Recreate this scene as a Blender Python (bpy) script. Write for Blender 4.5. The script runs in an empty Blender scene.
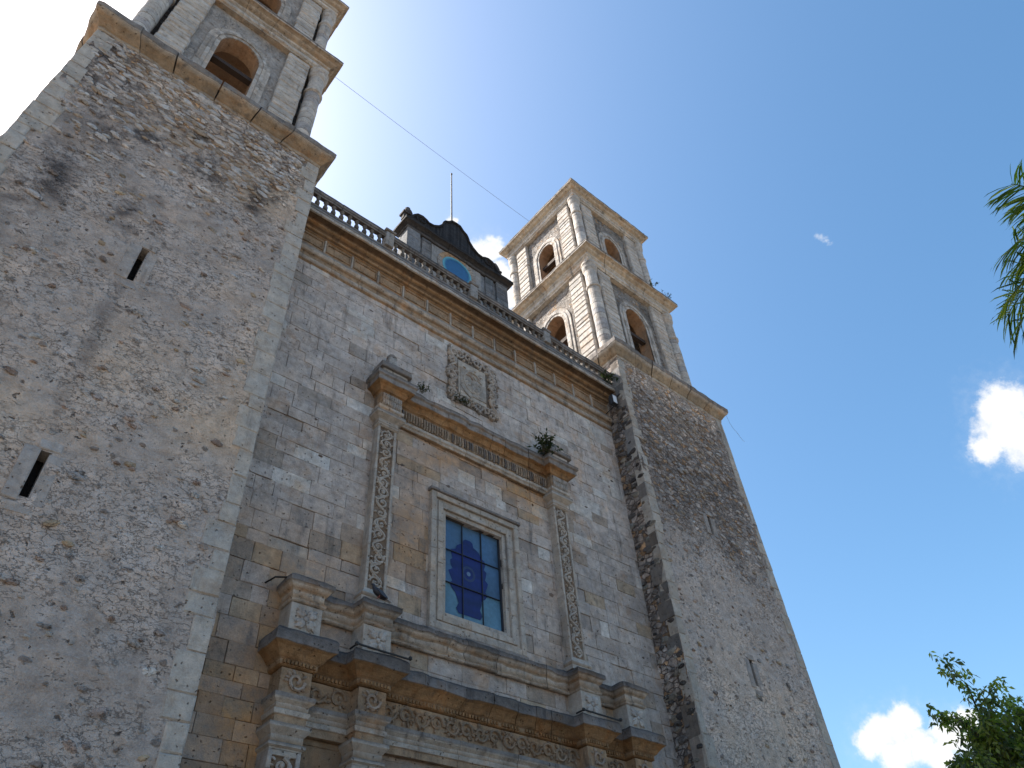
import bpy, math, random
import numpy as np
from mathutils import Matrix, Vector

scene = bpy.context.scene
COL = scene.collection
# --------------------------------------------------------------------------- camera
# metres; the eye is the origin, the plaza lies 1.7 m below it, +y runs into the facade
GZ = -1.7
right = Vector((0.7632802598733359, -0.6433762369796469, -0.058908934616081994))
down = Vector((0.42189273339145794, 0.5654134630831611, -0.7087412343555233))
fwd = Vector((0.4892951730797852, 0.5161149420954753, 0.7030046942564516))
cam_d = bpy.data.cameras.new('camera')
cam = bpy.data.objects.new('camera', cam_d)
COL.objects.link(cam)
M = Matrix.Identity(4)
for i in range(3):
    M[i][0], M[i][1], M[i][2] = right[i], -down[i], -fwd[i]
cam.matrix_world = M
cam_d.sensor_width = 36.0
cam_d.lens = 746.645 / 1024 * 36.0
cam_d.clip_start = 0.1
cam_d.clip_end = 3000
scene.camera = cam

# --------------------------------------------------------------------------- light
SUN = Vector((-0.34, 0.57, 0.75)).normalized()
EL = math.asin(SUN.z)
AZ = math.atan2(SUN.x, SUN.y)
SKY_STRENGTH = 0.104
world = bpy.data.worlds.new("World")
scene.world = world
world.use_nodes = True
scene.view_settings.view_transform = 'Standard'
scene.view_settings.look = 'None'
scene.view_settings.gamma = 1.0
scene.view_settings.use_curve_mapping = False
scene.view_settings.exposure = 1.45
sun_d = bpy.data.lights.new('sun', 'SUN')
sun_d.energy = 5.0
sun_d.angle = math.radians(0.5)
sun_d.color = (1.0, 0.95, 0.87)
sun = bpy.data.objects.new('sun', sun_d)
COL.objects.link(sun)
sun.rotation_euler = SUN.to_track_quat('Z', 'Y').to_euler()
sun.location = (0, 0, 60)


class NT:
    """small helper to wire node trees"""
    def __init__(self, tree):
        self.t = tree
        tree.nodes.clear()

    def n(self, kind, _in=None, **props):
        nd = self.t.nodes.new(kind)
        for k, v in props.items():
            setattr(nd, k, v)
        for k, v in (_in or {}).items():
            self.s(nd, k, v)
        return nd

    def s(self, nd, k, v):
        sock = nd.inputs[k]
        if hasattr(v, 'links'):
            self.t.links.new(v, sock)
        else:
            sock.default_value = v

    def math(self, op, a, b=0.0, c=None, clamp=False):
        nd = self.n('ShaderNodeMath', {0: a, 1: b}, operation=op, use_clamp=clamp)
        if c is not None:
            self.s(nd, 2, c)
        return nd.outputs[0]

    def vmath(self, op, a, b=(0, 0, 0)):
        nd = self.n('ShaderNodeVectorMath', {0: a, 1: b}, operation=op)
        return nd.outputs[1] if op in ('DISTANCE', 'LENGTH', 'DOT_PRODUCT') else nd.outputs[0]

    def noise(self, vec, scale, detail=4.0, rough=0.55, out=0):
        return self.n('ShaderNodeTexNoise', {'Vector': vec, 'Scale': scale, 'Detail': detail, 'Roughness': rough}).outputs[out]

    def ramp(self, v, a, b, lo=0.0, hi=1.0):
        nd = self.n('ShaderNodeMapRange', {0: v, 1: a, 2: b, 3: lo, 4: hi}, interpolation_type='SMOOTHSTEP')
        return nd.outputs[0]

    def mix(self, f, a, b, mode='MIX'):
        nd = self.n('ShaderNodeMix', data_type='RGBA', blend_type=mode, clamp_factor=True)
        self.s(nd, 0, f)
        self.s(nd, 6, a)
        self.s(nd, 7, b)
        return nd.outputs[2]

    def scalevec(self, v, s):
        return self.vmath('MULTIPLY', v, s)


def sky():
    T = NT(world.node_tree)
    sk = T.n('ShaderNodeTexSky', sky_type='NISHITA', sun_disc=False, sun_elevation=EL, sun_rotation=AZ,
             altitude=50.0, air_density=1.0, dust_density=2.6, ozone_density=1.9)
    tc = T.n('ShaderNodeTexCoord').outputs['Generated']
    d = T.vmath('NORMALIZE', tc)
    # real cumulus, fixed in the sky by direction: centre vector and angular radius
    lobes = [[0.8399, 0.0913, 0.535, 0.0346], [0.8509, 0.1335, 0.508, 0.0207], [0.8615, 0.092, 0.4994, 0.0395],
             [0.8478, 0.109, 0.519, 0.0276], [0.8815, 0.3797, 0.2807, 0.0278], [0.8886, 0.3551, 0.2903, 0.0216],
             [0.897, 0.3538, 0.2651, 0.0249], [0.8744, 0.398, 0.2776, 0.0182], [0.8872, 0.3787, 0.2636, 0.0245],
             [0.9075, 0.3233, 0.268, 0.0243], [0.9133, 0.3001, 0.2752, 0.0148], [0.9054, 0.3412, 0.2526, 0.0207],
             [0.3776, 0.4433, 0.813, 0.025],
             [0.3868, 0.4249, 0.8184, 0.0211], [0.435, 0.4531, 0.7781, 0.018], [0.2382, 0.5437, 0.8048, 0.0202],
             [0.2564, 0.5367, 0.8039, 0.0178], [0.3278, 0.4337, 0.8393, 0.0104], [0.411, 0.4392, 0.7988, 0.020]]
    warp = T.n('ShaderNodeTexNoise', {'Vector': d, 'Scale': 38.0, 'Detail': 6.0, 'Roughness': 0.6}).outputs[1]
    warp = T.vmath('SUBTRACT', warp, (0.5, 0.5, 0.5))
    dw = T.vmath('ADD', d, T.scalevec(warp, (0.026, 0.026, 0.026)))
    fine = T.noise(d, 110.0, 6.0, 0.62)

    def cover(ls, soft, amp):
        m = None
        for x, y, z, r in ls:
            q = T.math('SUBTRACT', 1.0, T.math('DIVIDE', T.vmath('DISTANCE', dw, (x, y, z)), r * 1.08))
            m = q if m is None else T.math('MAXIMUM', m, q)
        m = T.math('ADD', m, T.math('MULTIPLY', T.math('SUBTRACT', fine, 0.5), amp))
        return T.ramp(m, 0.0, soft)
    m = cover(lobes, .55, .6)
    wisp = cover([[0.6548, 0.1237, 0.7457, 0.0062], [0.6590, 0.1238, 0.7421, 0.0058], [0.6625, 0.1239, 0.7390, 0.0050]], 1.2, 1.5)
    m = T.math('MAXIMUM', m, T.math('MULTIPLY', wisp, .55))
    thin = T.math('MULTIPLY', cover([(x, y, z, r * 1.7) for x, y, z, r in lobes], 1.6, 1.1), .28)
    m = T.math('MAXIMUM', m, thin)
    body = T.noise(d, 30.0, 5.0, 0.6)
    ccol = T.mix(T.ramp(body, 0.25, 0.5), (0.29, 0.315, 0.35, 1), (0.41, 0.41, 0.41, 1))
    skyc = T.n('ShaderNodeVectorMath', {0: sk.outputs[0]}, operation='SCALE')
    skyc.inputs['Scale'].default_value = SKY_STRENGTH
    hs = T.n('ShaderNodeHueSaturation', {'Hue': 0.490, 'Saturation': 1.22, 'Color': skyc.outputs[0]})
    col = T.mix(T.math('MULTIPLY', m, 0.97), hs.outputs[0], ccol)
    bg = T.n('ShaderNodeBackground', {'Color': col, 'Strength': 1.0})
    out = T.n('ShaderNodeOutputWorld')
    T.t.links.new(bg.outputs[0], out.inputs[0])


sky()

# --------------------------------------------------------------------------- numbers and noise
RS = random.Random(7)
NR = np.random.RandomState(11)
_G = NR.rand(32, 32, 32)


def vnoise(p):
    p = np.asarray(p, float)
    i = np.floor(p).astype(int)
    f = p - i
    f = f * f * (3 - 2 * f)
    r = 0
    for dx in (0, 1):
        for dy in (0, 1):
            for dz in (0, 1):
                w = (f[..., 0] if dx else 1 - f[..., 0]) * (f[..., 1] if dy else 1 - f[..., 1]) * (f[..., 2] if dz else 1 - f[..., 2])
                r = r + w * _G[(i[..., 0] + dx) % 32, (i[..., 1] + dy) % 32, (i[..., 2] + dz) % 32]
    return r


def fbm(p, o=4):
    p = np.asarray(p, float)
    a, s, t = 1.0, 0.0, 0.0
    for k in range(o):
        s = s + a * vnoise(p * (2 ** k) + 7.3 * k)
        t += a
        a *= 0.55
    return s / t


def cj(c, a=0.08, R=RS):
    k = 1 + R.uniform(-a, a)
    h = R.uniform(-a, a) * 0.25
    return (c[0] * k * (1 + h), c[1] * k, c[2] * k * (1 - h))


# --------------------------------------------------------------------------- mesh builder
class MB:
    def __init__(self):
        self.v, self.f, self.c = [], [], []
        self.m, self.cur = [], 0

    def add(self, vs, fs, cols):
        o = len(self.v)
        self.v.extend([tuple(p) for p in vs])
        if len(cols) in (3, 4) and not hasattr(cols[0], '__len__'):
            cols = [cols] * len(vs)
        self.c.extend([tuple(c) if len(c) == 4 else (c[0], c[1], c[2], 0.0) for c in cols])
        self.f.extend([tuple(o + i for i in f) for f in fs])
        self.m.extend([self.cur] * len(fs))

    def box(self, x0, x1, y0, y1, z0, z1, col, ch=0.0, jit=0.0, T=None):
        """box with chamfered front (-y / outward) arrises; T maps local to world"""
        J = (lambda: RS.uniform(-jit, jit)) if jit else (lambda: 0.0)
        if ch > 0:
            a = [(x0 + J(), y0 + ch, z0 + J()), (x1 + J(), y0 + ch, z0 + J()), (x1 + J(), y0 + ch, z1 + J()), (x0 + J(), y0 + ch, z1 + J())]
            b = [(x0 + ch + J(), y0 + J() * .5, z0 + ch + J()), (x1 - ch + J(), y0 + J() * .5, z0 + ch + J()),
                 (x1 - ch + J(), y0 + J() * .5, z1 - ch + J()), (x0 + ch + J(), y0 + J() * .5, z1 - ch + J())]
            c = [(x0, y1, z0), (x1, y1, z0), (x1, y1, z1), (x0, y1, z1)]
            vs = b + a + c
            fs = [(0, 1, 2, 3)]
            for o in (0, 4):
                for i in range(4):
                    j = (i + 1) % 4
                    fs.append((o + 4 + i, o + 4 + j, o + j, o + i))
            fs.append((11, 10, 9, 8))
        else:
            vs = [(x + J(), y + J(), z + J()) for z in (z0, z1) for y in (y0, y1) for x in (x0, x1)]
            fs = [(0, 1, 5, 4), (1, 3, 7, 5), (3, 2, 6, 7), (2, 0, 4, 6), (4, 5, 7, 6), (2, 3, 1, 0)]
        if T:
            vs = [T(*p) for p in vs]
        self.add(vs, fs, col)

    def tube(self, pts, r, n, col, closed=False, caps=True):
        P = [Vector(p) for p in pts]
        N = len(P)
        rr = r if hasattr(r, '__len__') else [r] * N
        vs, fs = [], []
        up = Vector((0.31, 0.2, 0.93)).normalized()
        for i in range(N):
            a = P[(i - 1) % N] if closed else P[max(i - 1, 0)]
            b = P[(i + 1) % N] if closed else P[min(i + 1, N - 1)]
            t = (b - a)
            t = t.normalized() if t.length > 1e-9 else Vector((0, 0, 1))
            u = t.cross(up)
            if u.length < 1e-3:
                u = t.cross(Vector((1, 0, 0)))
            u.normalize()
            w = t.cross(u)
            for k in range(n):
                an = 2 * math.pi * k / n
                vs.append(P[i] + (u * math.cos(an) + w * math.sin(an)) * rr[i])
        M_ = N if closed else N - 1
        for i in range(M_):
            i2 = (i + 1) % N
            for k in range(n):
                k2 = (k + 1) % n
                fs.append((i * n + k, i2 * n + k, i2 * n + k2, i * n + k2))
        if caps and not closed:
            fs.append(tuple(range(n))[::-1] if False else tuple(range(n)))
            fs.append(tuple((N - 1) * n + k for k in range(n))[::-1])
        self.add(vs, fs, col)

    def lathe(self, cx, cy, prof, n, jit=0.0):
        """prof: (r, z, colour) from the bottom up"""
        vs, cs, fs = [], [], []
        for r, z, c in prof:
            for k in range(n):
                an = 2 * math.pi * k / n
                q = r * (1 + (RS.uniform(-jit, jit) if jit else 0))
                vs.append((cx + q * math.cos(an), cy + q * math.sin(an), z))
                cs.append(c)
        for i in range(len(prof) - 1):
            for k in range(n):
                k2 = (k + 1) % n
                fs.append((i * n + k, i * n + k2, (i + 1) * n + k2, (i + 1) * n + k))
        fs.append(tuple(range(n))[::-1])
        fs.append(tuple((len(prof) - 1) * n + k for k in range(n)))
        self.add(vs, fs, cs)

    def blob(self, c, rx, ry, rz, col, rough=0.18, n=7, m=5, rot=0.0):
        """an irregular stone"""
        vs, fs = [], []
        cs, sn = math.cos(rot), math.sin(rot)
        ph = RS.uniform(0, 9)
        for j in range(1, m):
            th = math.pi * j / m
            for k in range(n):
                an = 2 * math.pi * k / n
                q = 1 + RS.uniform(-rough, rough)
                x, y, z = q * math.sin(th) * math.cos(an + ph), -q * math.cos(th), q * math.sin(th) * math.sin(an + ph)
                x, z = x * rx, z * rz
                vs.append((c[0] + x * cs - z * sn, c[1] + y * ry, c[2] + x * sn + z * cs))
        vs.append((c[0], c[1] - ry, c[2]))
        vs.append((c[0], c[1] + ry, c[2]))
        a = len(vs) - 2
        for k in range(n):
            k2 = (k + 1) % n
            fs.append((a, k, k2))
            for j in range(m - 2):
                fs.append((j * n + k, (j + 1) * n + k, (j + 1) * n + k2, j * n + k2))
            fs.append((a + 1, (m - 2) * n + k2, (m - 2) * n + k))
        self.add(vs, fs, col)

    def grid(self, P, C):
        """P: (m,n,3) array of points, C: (m,n,4) colours"""
        m, n = P.shape[:2]
        vs = P.reshape(-1, 3).tolist()
        cs = C.reshape(-1, 4).tolist()
        fs = [(i * n + j, i * n + j + 1, (i + 1) * n + j + 1, (i + 1) * n + j) for i in range(m - 1) for j in range(n - 1)]
        self.add(vs, fs, cs)

    def stone_mould(self, path, prof, closed=False, L=1.1, gap=0.006, jit=0.008, back=0.06, cvar=0.10, chip=0.010, step=0.3):
        """moulding of separate stones.  path: plan points (x, y), outward is right of travel.
        prof: (out, z, colour) from the bottom up."""
        P = [Vector((p[0], p[1])) for p in path]
        N = len(P)
        mit = []
        for i in range(N):
            if closed or 0 < i < N - 1:
                a, b, c = P[(i - 1) % N], P[i], P[(i + 1) % N]
                d1, d2 = (b - a).normalized(), (c - b).normalized()
            elif i == 0:
                d1 = d2 = (P[1] - P[0]).normalized()
            else:
                d1 = d2 = (P[-1] - P[-2]).normalized()
            n1, n2 = Vector((d1.y, -d1.x)), Vector((d2.y, -d2.x))
            m_ = (n1 + n2)
            m_ = m_ / max(m_.dot(n1), 0.2)
            mit.append(m_)
        for e in range(N if closed else N - 1):
            a, b = P[e], P[(e + 1) % N]
            ma, mb = mit[e], mit[(e + 1) % N]
            Lx = (b - a).length
            k = max(1, int(round(Lx / (L * RS.uniform(.85, 1.15)))))
            cuts = [0.0] + sorted(min(.97, max(.03, (i + RS.uniform(-.22, .22)) / k)) for i in range(1, k)) + [1.0]
            for s in range(k):
                t0, t1 = cuts[s], cuts[s + 1]
                if s > 0:
                    t0 += gap / Lx
                if s < k - 1:
                    t1 -= gap / Lx
                if k == 1 and Lx < 0.02:
                    continue
                do, dz = RS.uniform(-jit, jit), RS.uniform(-jit, jit)
                kk = 1 + RS.uniform(-cvar, cvar)
                ns = max(1, int((t1 - t0) * Lx / step))
                vs, cs, fs = [], [], []
                M_ = len(prof) + 2
                for q in range(ns + 1):
                    t = t0 + (t1 - t0) * q / ns
                    base = a.lerp(b, t)
                    mv = ma.lerp(mb, t) if False else None
                    # mitre: offset point slides along the edge with its distance to the ends
                    for oi, (o, z, c) in enumerate([(-back, prof[0][1], prof[0][2])] + list(prof) + [(-back, prof[-1][1], prof[-1][2])]):
                        pa, pb = a + ma * o, b + mb * o
                        w = pa.lerp(pb, t)
                        nn = Vector(((b - a).y, -(b - a).x)).normalized()
                        inner = oi == 0 or oi == M_ - 1
                        ch = 0 if inner else chip * (2 * float(vnoise((w.x * 3.1, w.y * 3.1 + z * 2.3, z * 5.1))) - 1)
                        edge = (e, s, q) and ((s == 0 and q == 0) or (s == k - 1 and q == ns))
                        dd = 0 if (inner or edge) else do
                        w = w + nn * (dd + (0 if edge else ch))
                        vs.append((w.x, w.y, z + (0 if edge else dz * .5 + ch * .6)))
                        cs.append(tuple(x * kk for x in c[:3]))
                for q in range(ns):
                    for i in range(M_ - 1):
                        fs.append((q * M_ + i, (q + 1) * M_ + i, (q + 1) * M_ + i + 1, q * M_ + i + 1))
                fs.append(tuple(range(M_)))
                fs.append(tuple(ns * M_ + i for i in range(M_))[::-1])
                self.add(vs, fs, cs)

    def build(self, name, mat, parent=None, smooth=False):
        me = bpy.data.meshes.new(name)
        me.from_pydata(self.v, [], self.f)
        at = me.color_attributes.new('tint', 'FLOAT_COLOR', 'POINT')
        at.data.foreach_set('color', np.array(self.c, dtype=np.float32).ravel())
        if smooth:
            me.polygons.foreach_set('use_smooth', [True] * len(me.polygons))
        for mt in (mat if isinstance(mat, list) else [mat]):
            me.materials.append(mt)
        me.polygons.foreach_set('material_index', self.m)
        me.validate()
        me.update()
        o = bpy.data.objects.new(name, me)
        COL.objects.link(o)
        if parent:
            attach(o, parent)
        return o


def world_loc(o):
    v = Vector(o.location)
    while o.parent:
        v = v + o.matrix_parent_inverse.translation
        o = o.parent
        v = v + Vector(o.location)
    return v


def attach(o, parent):
    o.parent = parent
    o.matrix_parent_inverse = Matrix.Translation(-world_loc(parent))


def tag(o, label, cat, group=None, kind=None):
    if label:
        o['label'] = label
    if cat:
        o['category'] = cat
    if group:
        o['group'] = group
    if kind:
        o['kind'] = kind
    return o


def empty(name, loc):
    o = bpy.data.objects.new(name, None)
    o.location = loc
    o.empty_display_size = 0.3
    COL.objects.link(o)
    return o


def set_origin(o, p):
    """move the origin of a top-level mesh to p without moving the mesh"""
    o.data.transform(Matrix.Translation(-Vector(p)))
    o.location = p


# --------------------------------------------------------------------------- materials
def new_mat(name):
    m = bpy.data.materials.new(name)
    m.use_nodes = True
    return m, NT(m.node_tree)


def finish(T, col, rough=0.9, bump=None, dist=0.02, strength=0.8, spec=0.2, **kw):
    b = T.n('ShaderNodeBsdfPrincipled', {'Base Color': col, 'Roughness': rough, 'Specular IOR Level': spec})
    for k, v in kw.items():
        T.s(b, k, v)
    if bump is not None:
        bp = T.n('ShaderNodeBump', {'Height': bump, 'Distance': dist, 'Strength': strength})
        T.t.links.new(bp.outputs[0], b.inputs['Normal'])
    out = T.n('ShaderNodeOutputMaterial')
    T.t.links.new(b.outputs[0], out.inputs[0])


def m_stone(name='dressed_limestone', mould=0.45, ochre=0.3, contrast=1.0):
    """cut limestone: tint per stone, weathering, ochre lichen, black mould, pits"""
    m, T = new_mat(name)
    pos = T.n('ShaderNodeNewGeometry').outputs['Position']
    at = T.n('ShaderNodeAttribute', attribute_name='tint')
    tint = at.outputs['Color']
    n1 = T.noise(pos, 0.9, 5, .6)
    n2 = T.noise(T.vmath('ADD', pos, (31, 7, 3)), 5.5, 6, .65)
    n3 = T.noise(pos, 34, 4, .7)
    streak = T.noise(T.scalevec(pos, (3.2, 3.2, 0.45)), 1.0, 6, .62)
    v = T.math('ADD', T.math('MULTIPLY', T.math('SUBTRACT', n2, .5), 1.0 * contrast), 1.0)
    v = T.math('ADD', v, T.math('MULTIPLY', T.math('SUBTRACT', n3, .5), .55 * contrast))
    n5 = T.noise(T.vmath('ADD', pos, (9, 51, 27)), 2.3, 6, .7)
    v = T.math('ADD', v, T.math('MULTIPLY', T.math('SUBTRACT', n5, .5), .9 * contrast))
    n6 = T.noise(T.vmath('ADD', pos, (71, 5, 44)), 3.1, 4, .6)
    vr = T.math('MULTIPLY', v, T.math('ADD', .90, T.math('MULTIPLY', n6, .2)))
    vb = T.math('MULTIPLY', v, T.math('SUBTRACT', 1.12, T.math('MULTIPLY', n6, .24)))
    col = T.mix(1.0, tint, T.n('ShaderNodeCombineColor', {0: vr, 1: v, 2: vb}).outputs[0], 'MULTIPLY')
    # ochre lichen and iron stain
    of = T.math('MULTIPLY', T.ramp(T.noise(T.vmath('ADD', pos, (5, 77, 13)), 1.3, 7, .68), .50, .68), ochre)
    of = T.math('MAXIMUM', of, T.math('MULTIPLY', at.outputs['Alpha'], T.ramp(T.math('ADD', n5, T.math('MULTIPLY', n2, .5)), .55, .85, .35, 1.0)))
    col = T.mix(of, col, T.mix(1.0, col, (1.0, .69, .42, 1), 'MULTIPLY'))
    # black mould running down
    mf = T.math('MULTIPLY', T.ramp(streak, .55, .74), mould)
    mf2 = T.math('MULTIPLY', T.ramp(n1, .52, .72), mould * .7)
    mf = T.math('MAXIMUM', mf, T.math('MULTIPLY', mf2, T.ramp(n2, .42, .6)))
    col = T.mix(mf, col, (.045, .042, .044, 1))
    # small pits in the limestone
    vo = T.n('ShaderNodeTexVoronoi', {'Vector': T.vmath('ADD', pos, T.scalevec(T.noise(pos, 9, 3, .6, 1), (.12, .12, .12))), 'Scale': 11.0})
    rnd = T.n('ShaderNodeSeparateColor', {0: vo.outputs['Color']}).outputs[0]
    pit = T.math('MULTIPLY', T.math('LESS_THAN', rnd, .24), T.ramp(vo.outputs['Distance'], .10, .28, 1, 0))
    col = T.mix(T.math('MULTIPLY', pit, .75), col, T.mix(1.0, col, (.26, .20, .16, 1), 'MULTIPLY'))
    h = T.math('ADD', T.math('MULTIPLY', n2, .8), T.math('MULTIPLY', n3, .5))
    h = T.math('SUBTRACT', h, T.math('MULTIPLY', pit, .9))
    finish(T, col, .92, h, .05, .9)
    return m


def m_rubble():
    """lime render worn off a rubble wall; tint alpha says how bare the rubble is"""
    m, T = new_mat('rubble_and_render')
    pos = T.n('ShaderNodeNewGeometry').outputs['Position']
    at = T.n('ShaderNodeAttribute', attribute_name='tint')
    tint, bare = at.outputs['Color'], at.outputs['Alpha']
    w = T.vmath('SUBTRACT', T.noise(pos, 3.5, 4, .6, 1), (.5, .5, .5))
    p2 = T.vmath('ADD', T.scalevec(pos, (1, 1, 1.5)), T.scalevec(w, (.28, .28, .28)))
    va = T.n('ShaderNodeTexVoronoi', {'Vector': p2, 'Scale': 3.6})
    ve = T.n('ShaderNodeTexVoronoi', {'Vector': p2, 'Scale': 3.6}, feature='DISTANCE_TO_EDGE')
    sc = T.n('ShaderNodeSeparateColor', {0: va.outputs['Color']})
    n1 = T.noise(pos, .8, 5, .6)
    n2 = T.noise(pos, 4.5, 7, .68)
    n3 = T.noise(pos, 26, 5, .72)
    n4 = T.noise(pos, 11, 5, .7)
    val = T.math('ADD', 1.0, T.math('MULTIPLY', T.math('SUBTRACT', n2, .5), 1.0))
    val = T.math('ADD', val, T.math('MULTIPLY', T.math('SUBTRACT', n3, .5), .7))
    val = T.math('ADD', val, T.math('MULTIPLY', T.math('SUBTRACT', n1, .5), .8))
    g = T.n('ShaderNodeCombineColor', {0: val, 1: val, 2: val}).outputs[0]
    n7 = T.noise(T.vmath('ADD', pos, (13, 3, 91)), 2.4, 8, .72)
    gg = T.math('ADD', .47, T.math('MULTIPLY', n7, 1.06))
    hue = T.noise(T.vmath('ADD', pos, (3, 63, 19)), 1.7, 6, .65)
    g = T.mix(1.0, g, T.n('ShaderNodeCombineColor', {0: T.math('MULTIPLY', gg, T.math('ADD', .86, T.math('MULTIPLY', hue, .28))), 1: gg, 2: T.math('MULTIPLY', gg, T.math('SUBTRACT', 1.14, T.math('MULTIPLY', hue, .28)))}).outputs[0], 'MULTIPLY')
    plaster = T.mix(1.0, tint, g, 'MULTIPLY')
    # stones
    sv = T.math('ADD', .66, T.math('MULTIPLY', sc.outputs[0], .78))
    stone = T.mix(1.0, tint, T.n('ShaderNodeCombineColor', {0: sv, 1: sv, 2: sv}).outputs[0], 'MULTIPLY')
    stone = T.mix(T.math('LESS_THAN', sc.outputs[1], .22), stone, T.mix(1.0, stone, (1.05, .78, .52, 1), 'MULTIPLY'))
    stone = T.mix(1.0, stone, g, 'MULTIPLY')
    joint = T.ramp(ve.outputs['Distance'], .02, .09)
    stone = T.mix(joint, T.mix(1.0, tint, (.50, .45, .42, 1), 'MULTIPLY'), stone)
    f = T.math('ADD', bare, T.math('MULTIPLY', T.math('SUBTRACT', n2, .5), 1.6))
    f = T.ramp(f, .42, .62)
    col = T.mix(f, plaster, stone)
    # stones poking through the render: ochre, brown, dark
    vs = T.n('ShaderNodeTexVoronoi', {'Vector': T.vmath('ADD', T.scalevec(pos, (1, 1, 1.35)), T.scalevec(w, (.35, .35, .35))), 'Scale': 3.1})
    s2 = T.n('ShaderNodeSeparateColor', {0: vs.outputs['Color']})
    spot = T.math('MULTIPLY', T.math('LESS_THAN', s2.outputs[0], .42), T.ramp(vs.outputs['Distance'], .14, .30, 1, 0))
    spot = T.math('MULTIPLY', spot, T.ramp(n4, .36, .52))
    sc2 = T.mix(s2.outputs[1], (.085, .060, .050, 1), (.25, .165, .095, 1))
    sc2 = T.mix(T.math('GREATER_THAN', s2.outputs[2], .72), sc2, (.38, .35, .32, 1))
    col = T.mix(T.math('MULTIPLY', spot, .55), col, sc2)
    # fine dark cracks and holes
    vf = T.n('ShaderNodeTexVoronoi', {'Vector': T.vmath('ADD', pos, T.scalevec(w, (.5, .5, .5))), 'Scale': 8.0})
    s3 = T.n('ShaderNodeSeparateColor', {0: vf.outputs['Color']})
    hole = T.math('MULTIPLY', T.math('LESS_THAN', s3.outputs[0], .13), T.ramp(vf.outputs['Distance'], .12, .36, 1, 0))
    hole = T.math('MULTIPLY', hole, T.ramp(n2, .40, .56))
    col = T.mix(T.math('MULTIPLY', hole, .8), col, (.065, .048, .040, 1))
    pz = T.vmath('ADD', T.scalevec(pos, (1, 1, 2.1)), T.scalevec(w, (.6, .6, .6)))
    vg = T.n('ShaderNodeTexVoronoi', {'Vector': pz, 'Scale': 13.0})
    s4 = T.n('ShaderNodeSeparateColor', {0: vg.outputs['Color']})
    dash = T.math('MULTIPLY', T.math('LESS_THAN', s4.outputs[0], .20), T.ramp(vg.outputs['Distance'], .16, .36, 1, 0))
    dash = T.math('MULTIPLY', dash, T.ramp(n7, .43, .62))
    dash = T.math('MULTIPLY', dash, T.ramp(hue, .40, .60, .35, 1.0))
    cr = T.math('ABSOLUTE', T.math('SUBTRACT', T.noise(T.scalevec(pos, (1, 1, 1.6)), 5.0, 6, .6), .5))
    crk = T.math('MULTIPLY', T.ramp(cr, .004, .020, 1, 0), T.ramp(n1, .42, .58))
    dash = T.math('MAXIMUM', dash, T.math('MULTIPLY', crk, .38))
    col = T.mix(T.math('MULTIPLY', dash, .85), col, (.085, .062, .050, 1))
    lt = T.math('MULTIPLY', T.math('GREATER_THAN', s4.outputs[1], .82), T.ramp(vg.outputs['Distance'], .2, .4, 1, 0))
    col = T.mix(T.math('MULTIPLY', lt, .35), col, (.55, .51, .47, 1))
    h = T.math('ADD', T.math('MULTIPLY', n2, .7), T.math('MULTIPLY', n4, .45))
    h = T.math('SUBTRACT', h, T.math('MULTIPLY', dash, .8))
    h = T.math('ADD', h, T.math('MULTIPLY', n3, .25))
    h = T.math('ADD', h, T.math('MULTIPLY', T.math('MULTIPLY', f, joint), .5))
    h = T.math('ADD', h, T.math('MULTIPLY', spot, .35))
    h = T.math('SUBTRACT', h, T.math('MULTIPLY', hole, .8))
    finish(T, col, .95, h, .11, 1.0)
    return m


def m_plain(name, rough=.6, metallic=0.0, spec=.4, var=.25, scale=14.0):
    m, T = new_mat(name)
    pos = T.n('ShaderNodeNewGeometry').outputs['Position']
    at = T.n('ShaderNodeAttribute', attribute_name='tint')
    n = T.noise(pos, scale, 4, .6)
    v = T.math('ADD', 1 - var / 2, T.math('MULTIPLY', n, var))
    col = T.mix(1.0, at.outputs['Color'], T.n('ShaderNodeCombineColor', {0: v, 1: v, 2: v}).outputs[0], 'MULTIPLY')
    finish(T, col, rough, n, .005, .4, spec, Metallic=metallic)
    return m


def m_glass():
    m, T = new_mat('stained_glass')
    pos = T.n('ShaderNodeNewGeometry').outputs['Position']
    at = T.n('ShaderNodeAttribute', attribute_name='tint')
    n = T.noise(pos, 9, 5, .6)
    v = T.math('ADD', .6, T.math('MULTIPLY', n, .8))
    col = T.mix(1.0, at.outputs['Color'], T.n('ShaderNodeCombineColor', {0: v, 1: v, 2: v}).outputs[0], 'MULTIPLY')
    finish(T, col, .42, n, .01, .4, .35)
    return m


def m_leaf():
    m, T = new_mat('leaf')
    at = T.n('ShaderNodeAttribute', attribute_name='tint')
    b = T.n('ShaderNodeBsdfPrincipled', {'Base Color': at.outputs['Color'], 'Roughness': .45, 'Specular IOR Level': .4})
    tr = T.n('ShaderNodeBsdfTranslucent', {'Color': T.mix(1.0, at.outputs['Color'], (1.3, 1.5, .5, 1), 'MULTIPLY')})
    mx = T.n('ShaderNodeMixShader', {0: .6})
    T.t.links.new(b.outputs[0], mx.inputs[1])
    T.t.links.new(tr.outputs[0], mx.inputs[2])
    out = T.n('ShaderNodeOutputMaterial')
    T.t.links.new(mx.outputs[0], out.inputs[0])
    return m


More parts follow.
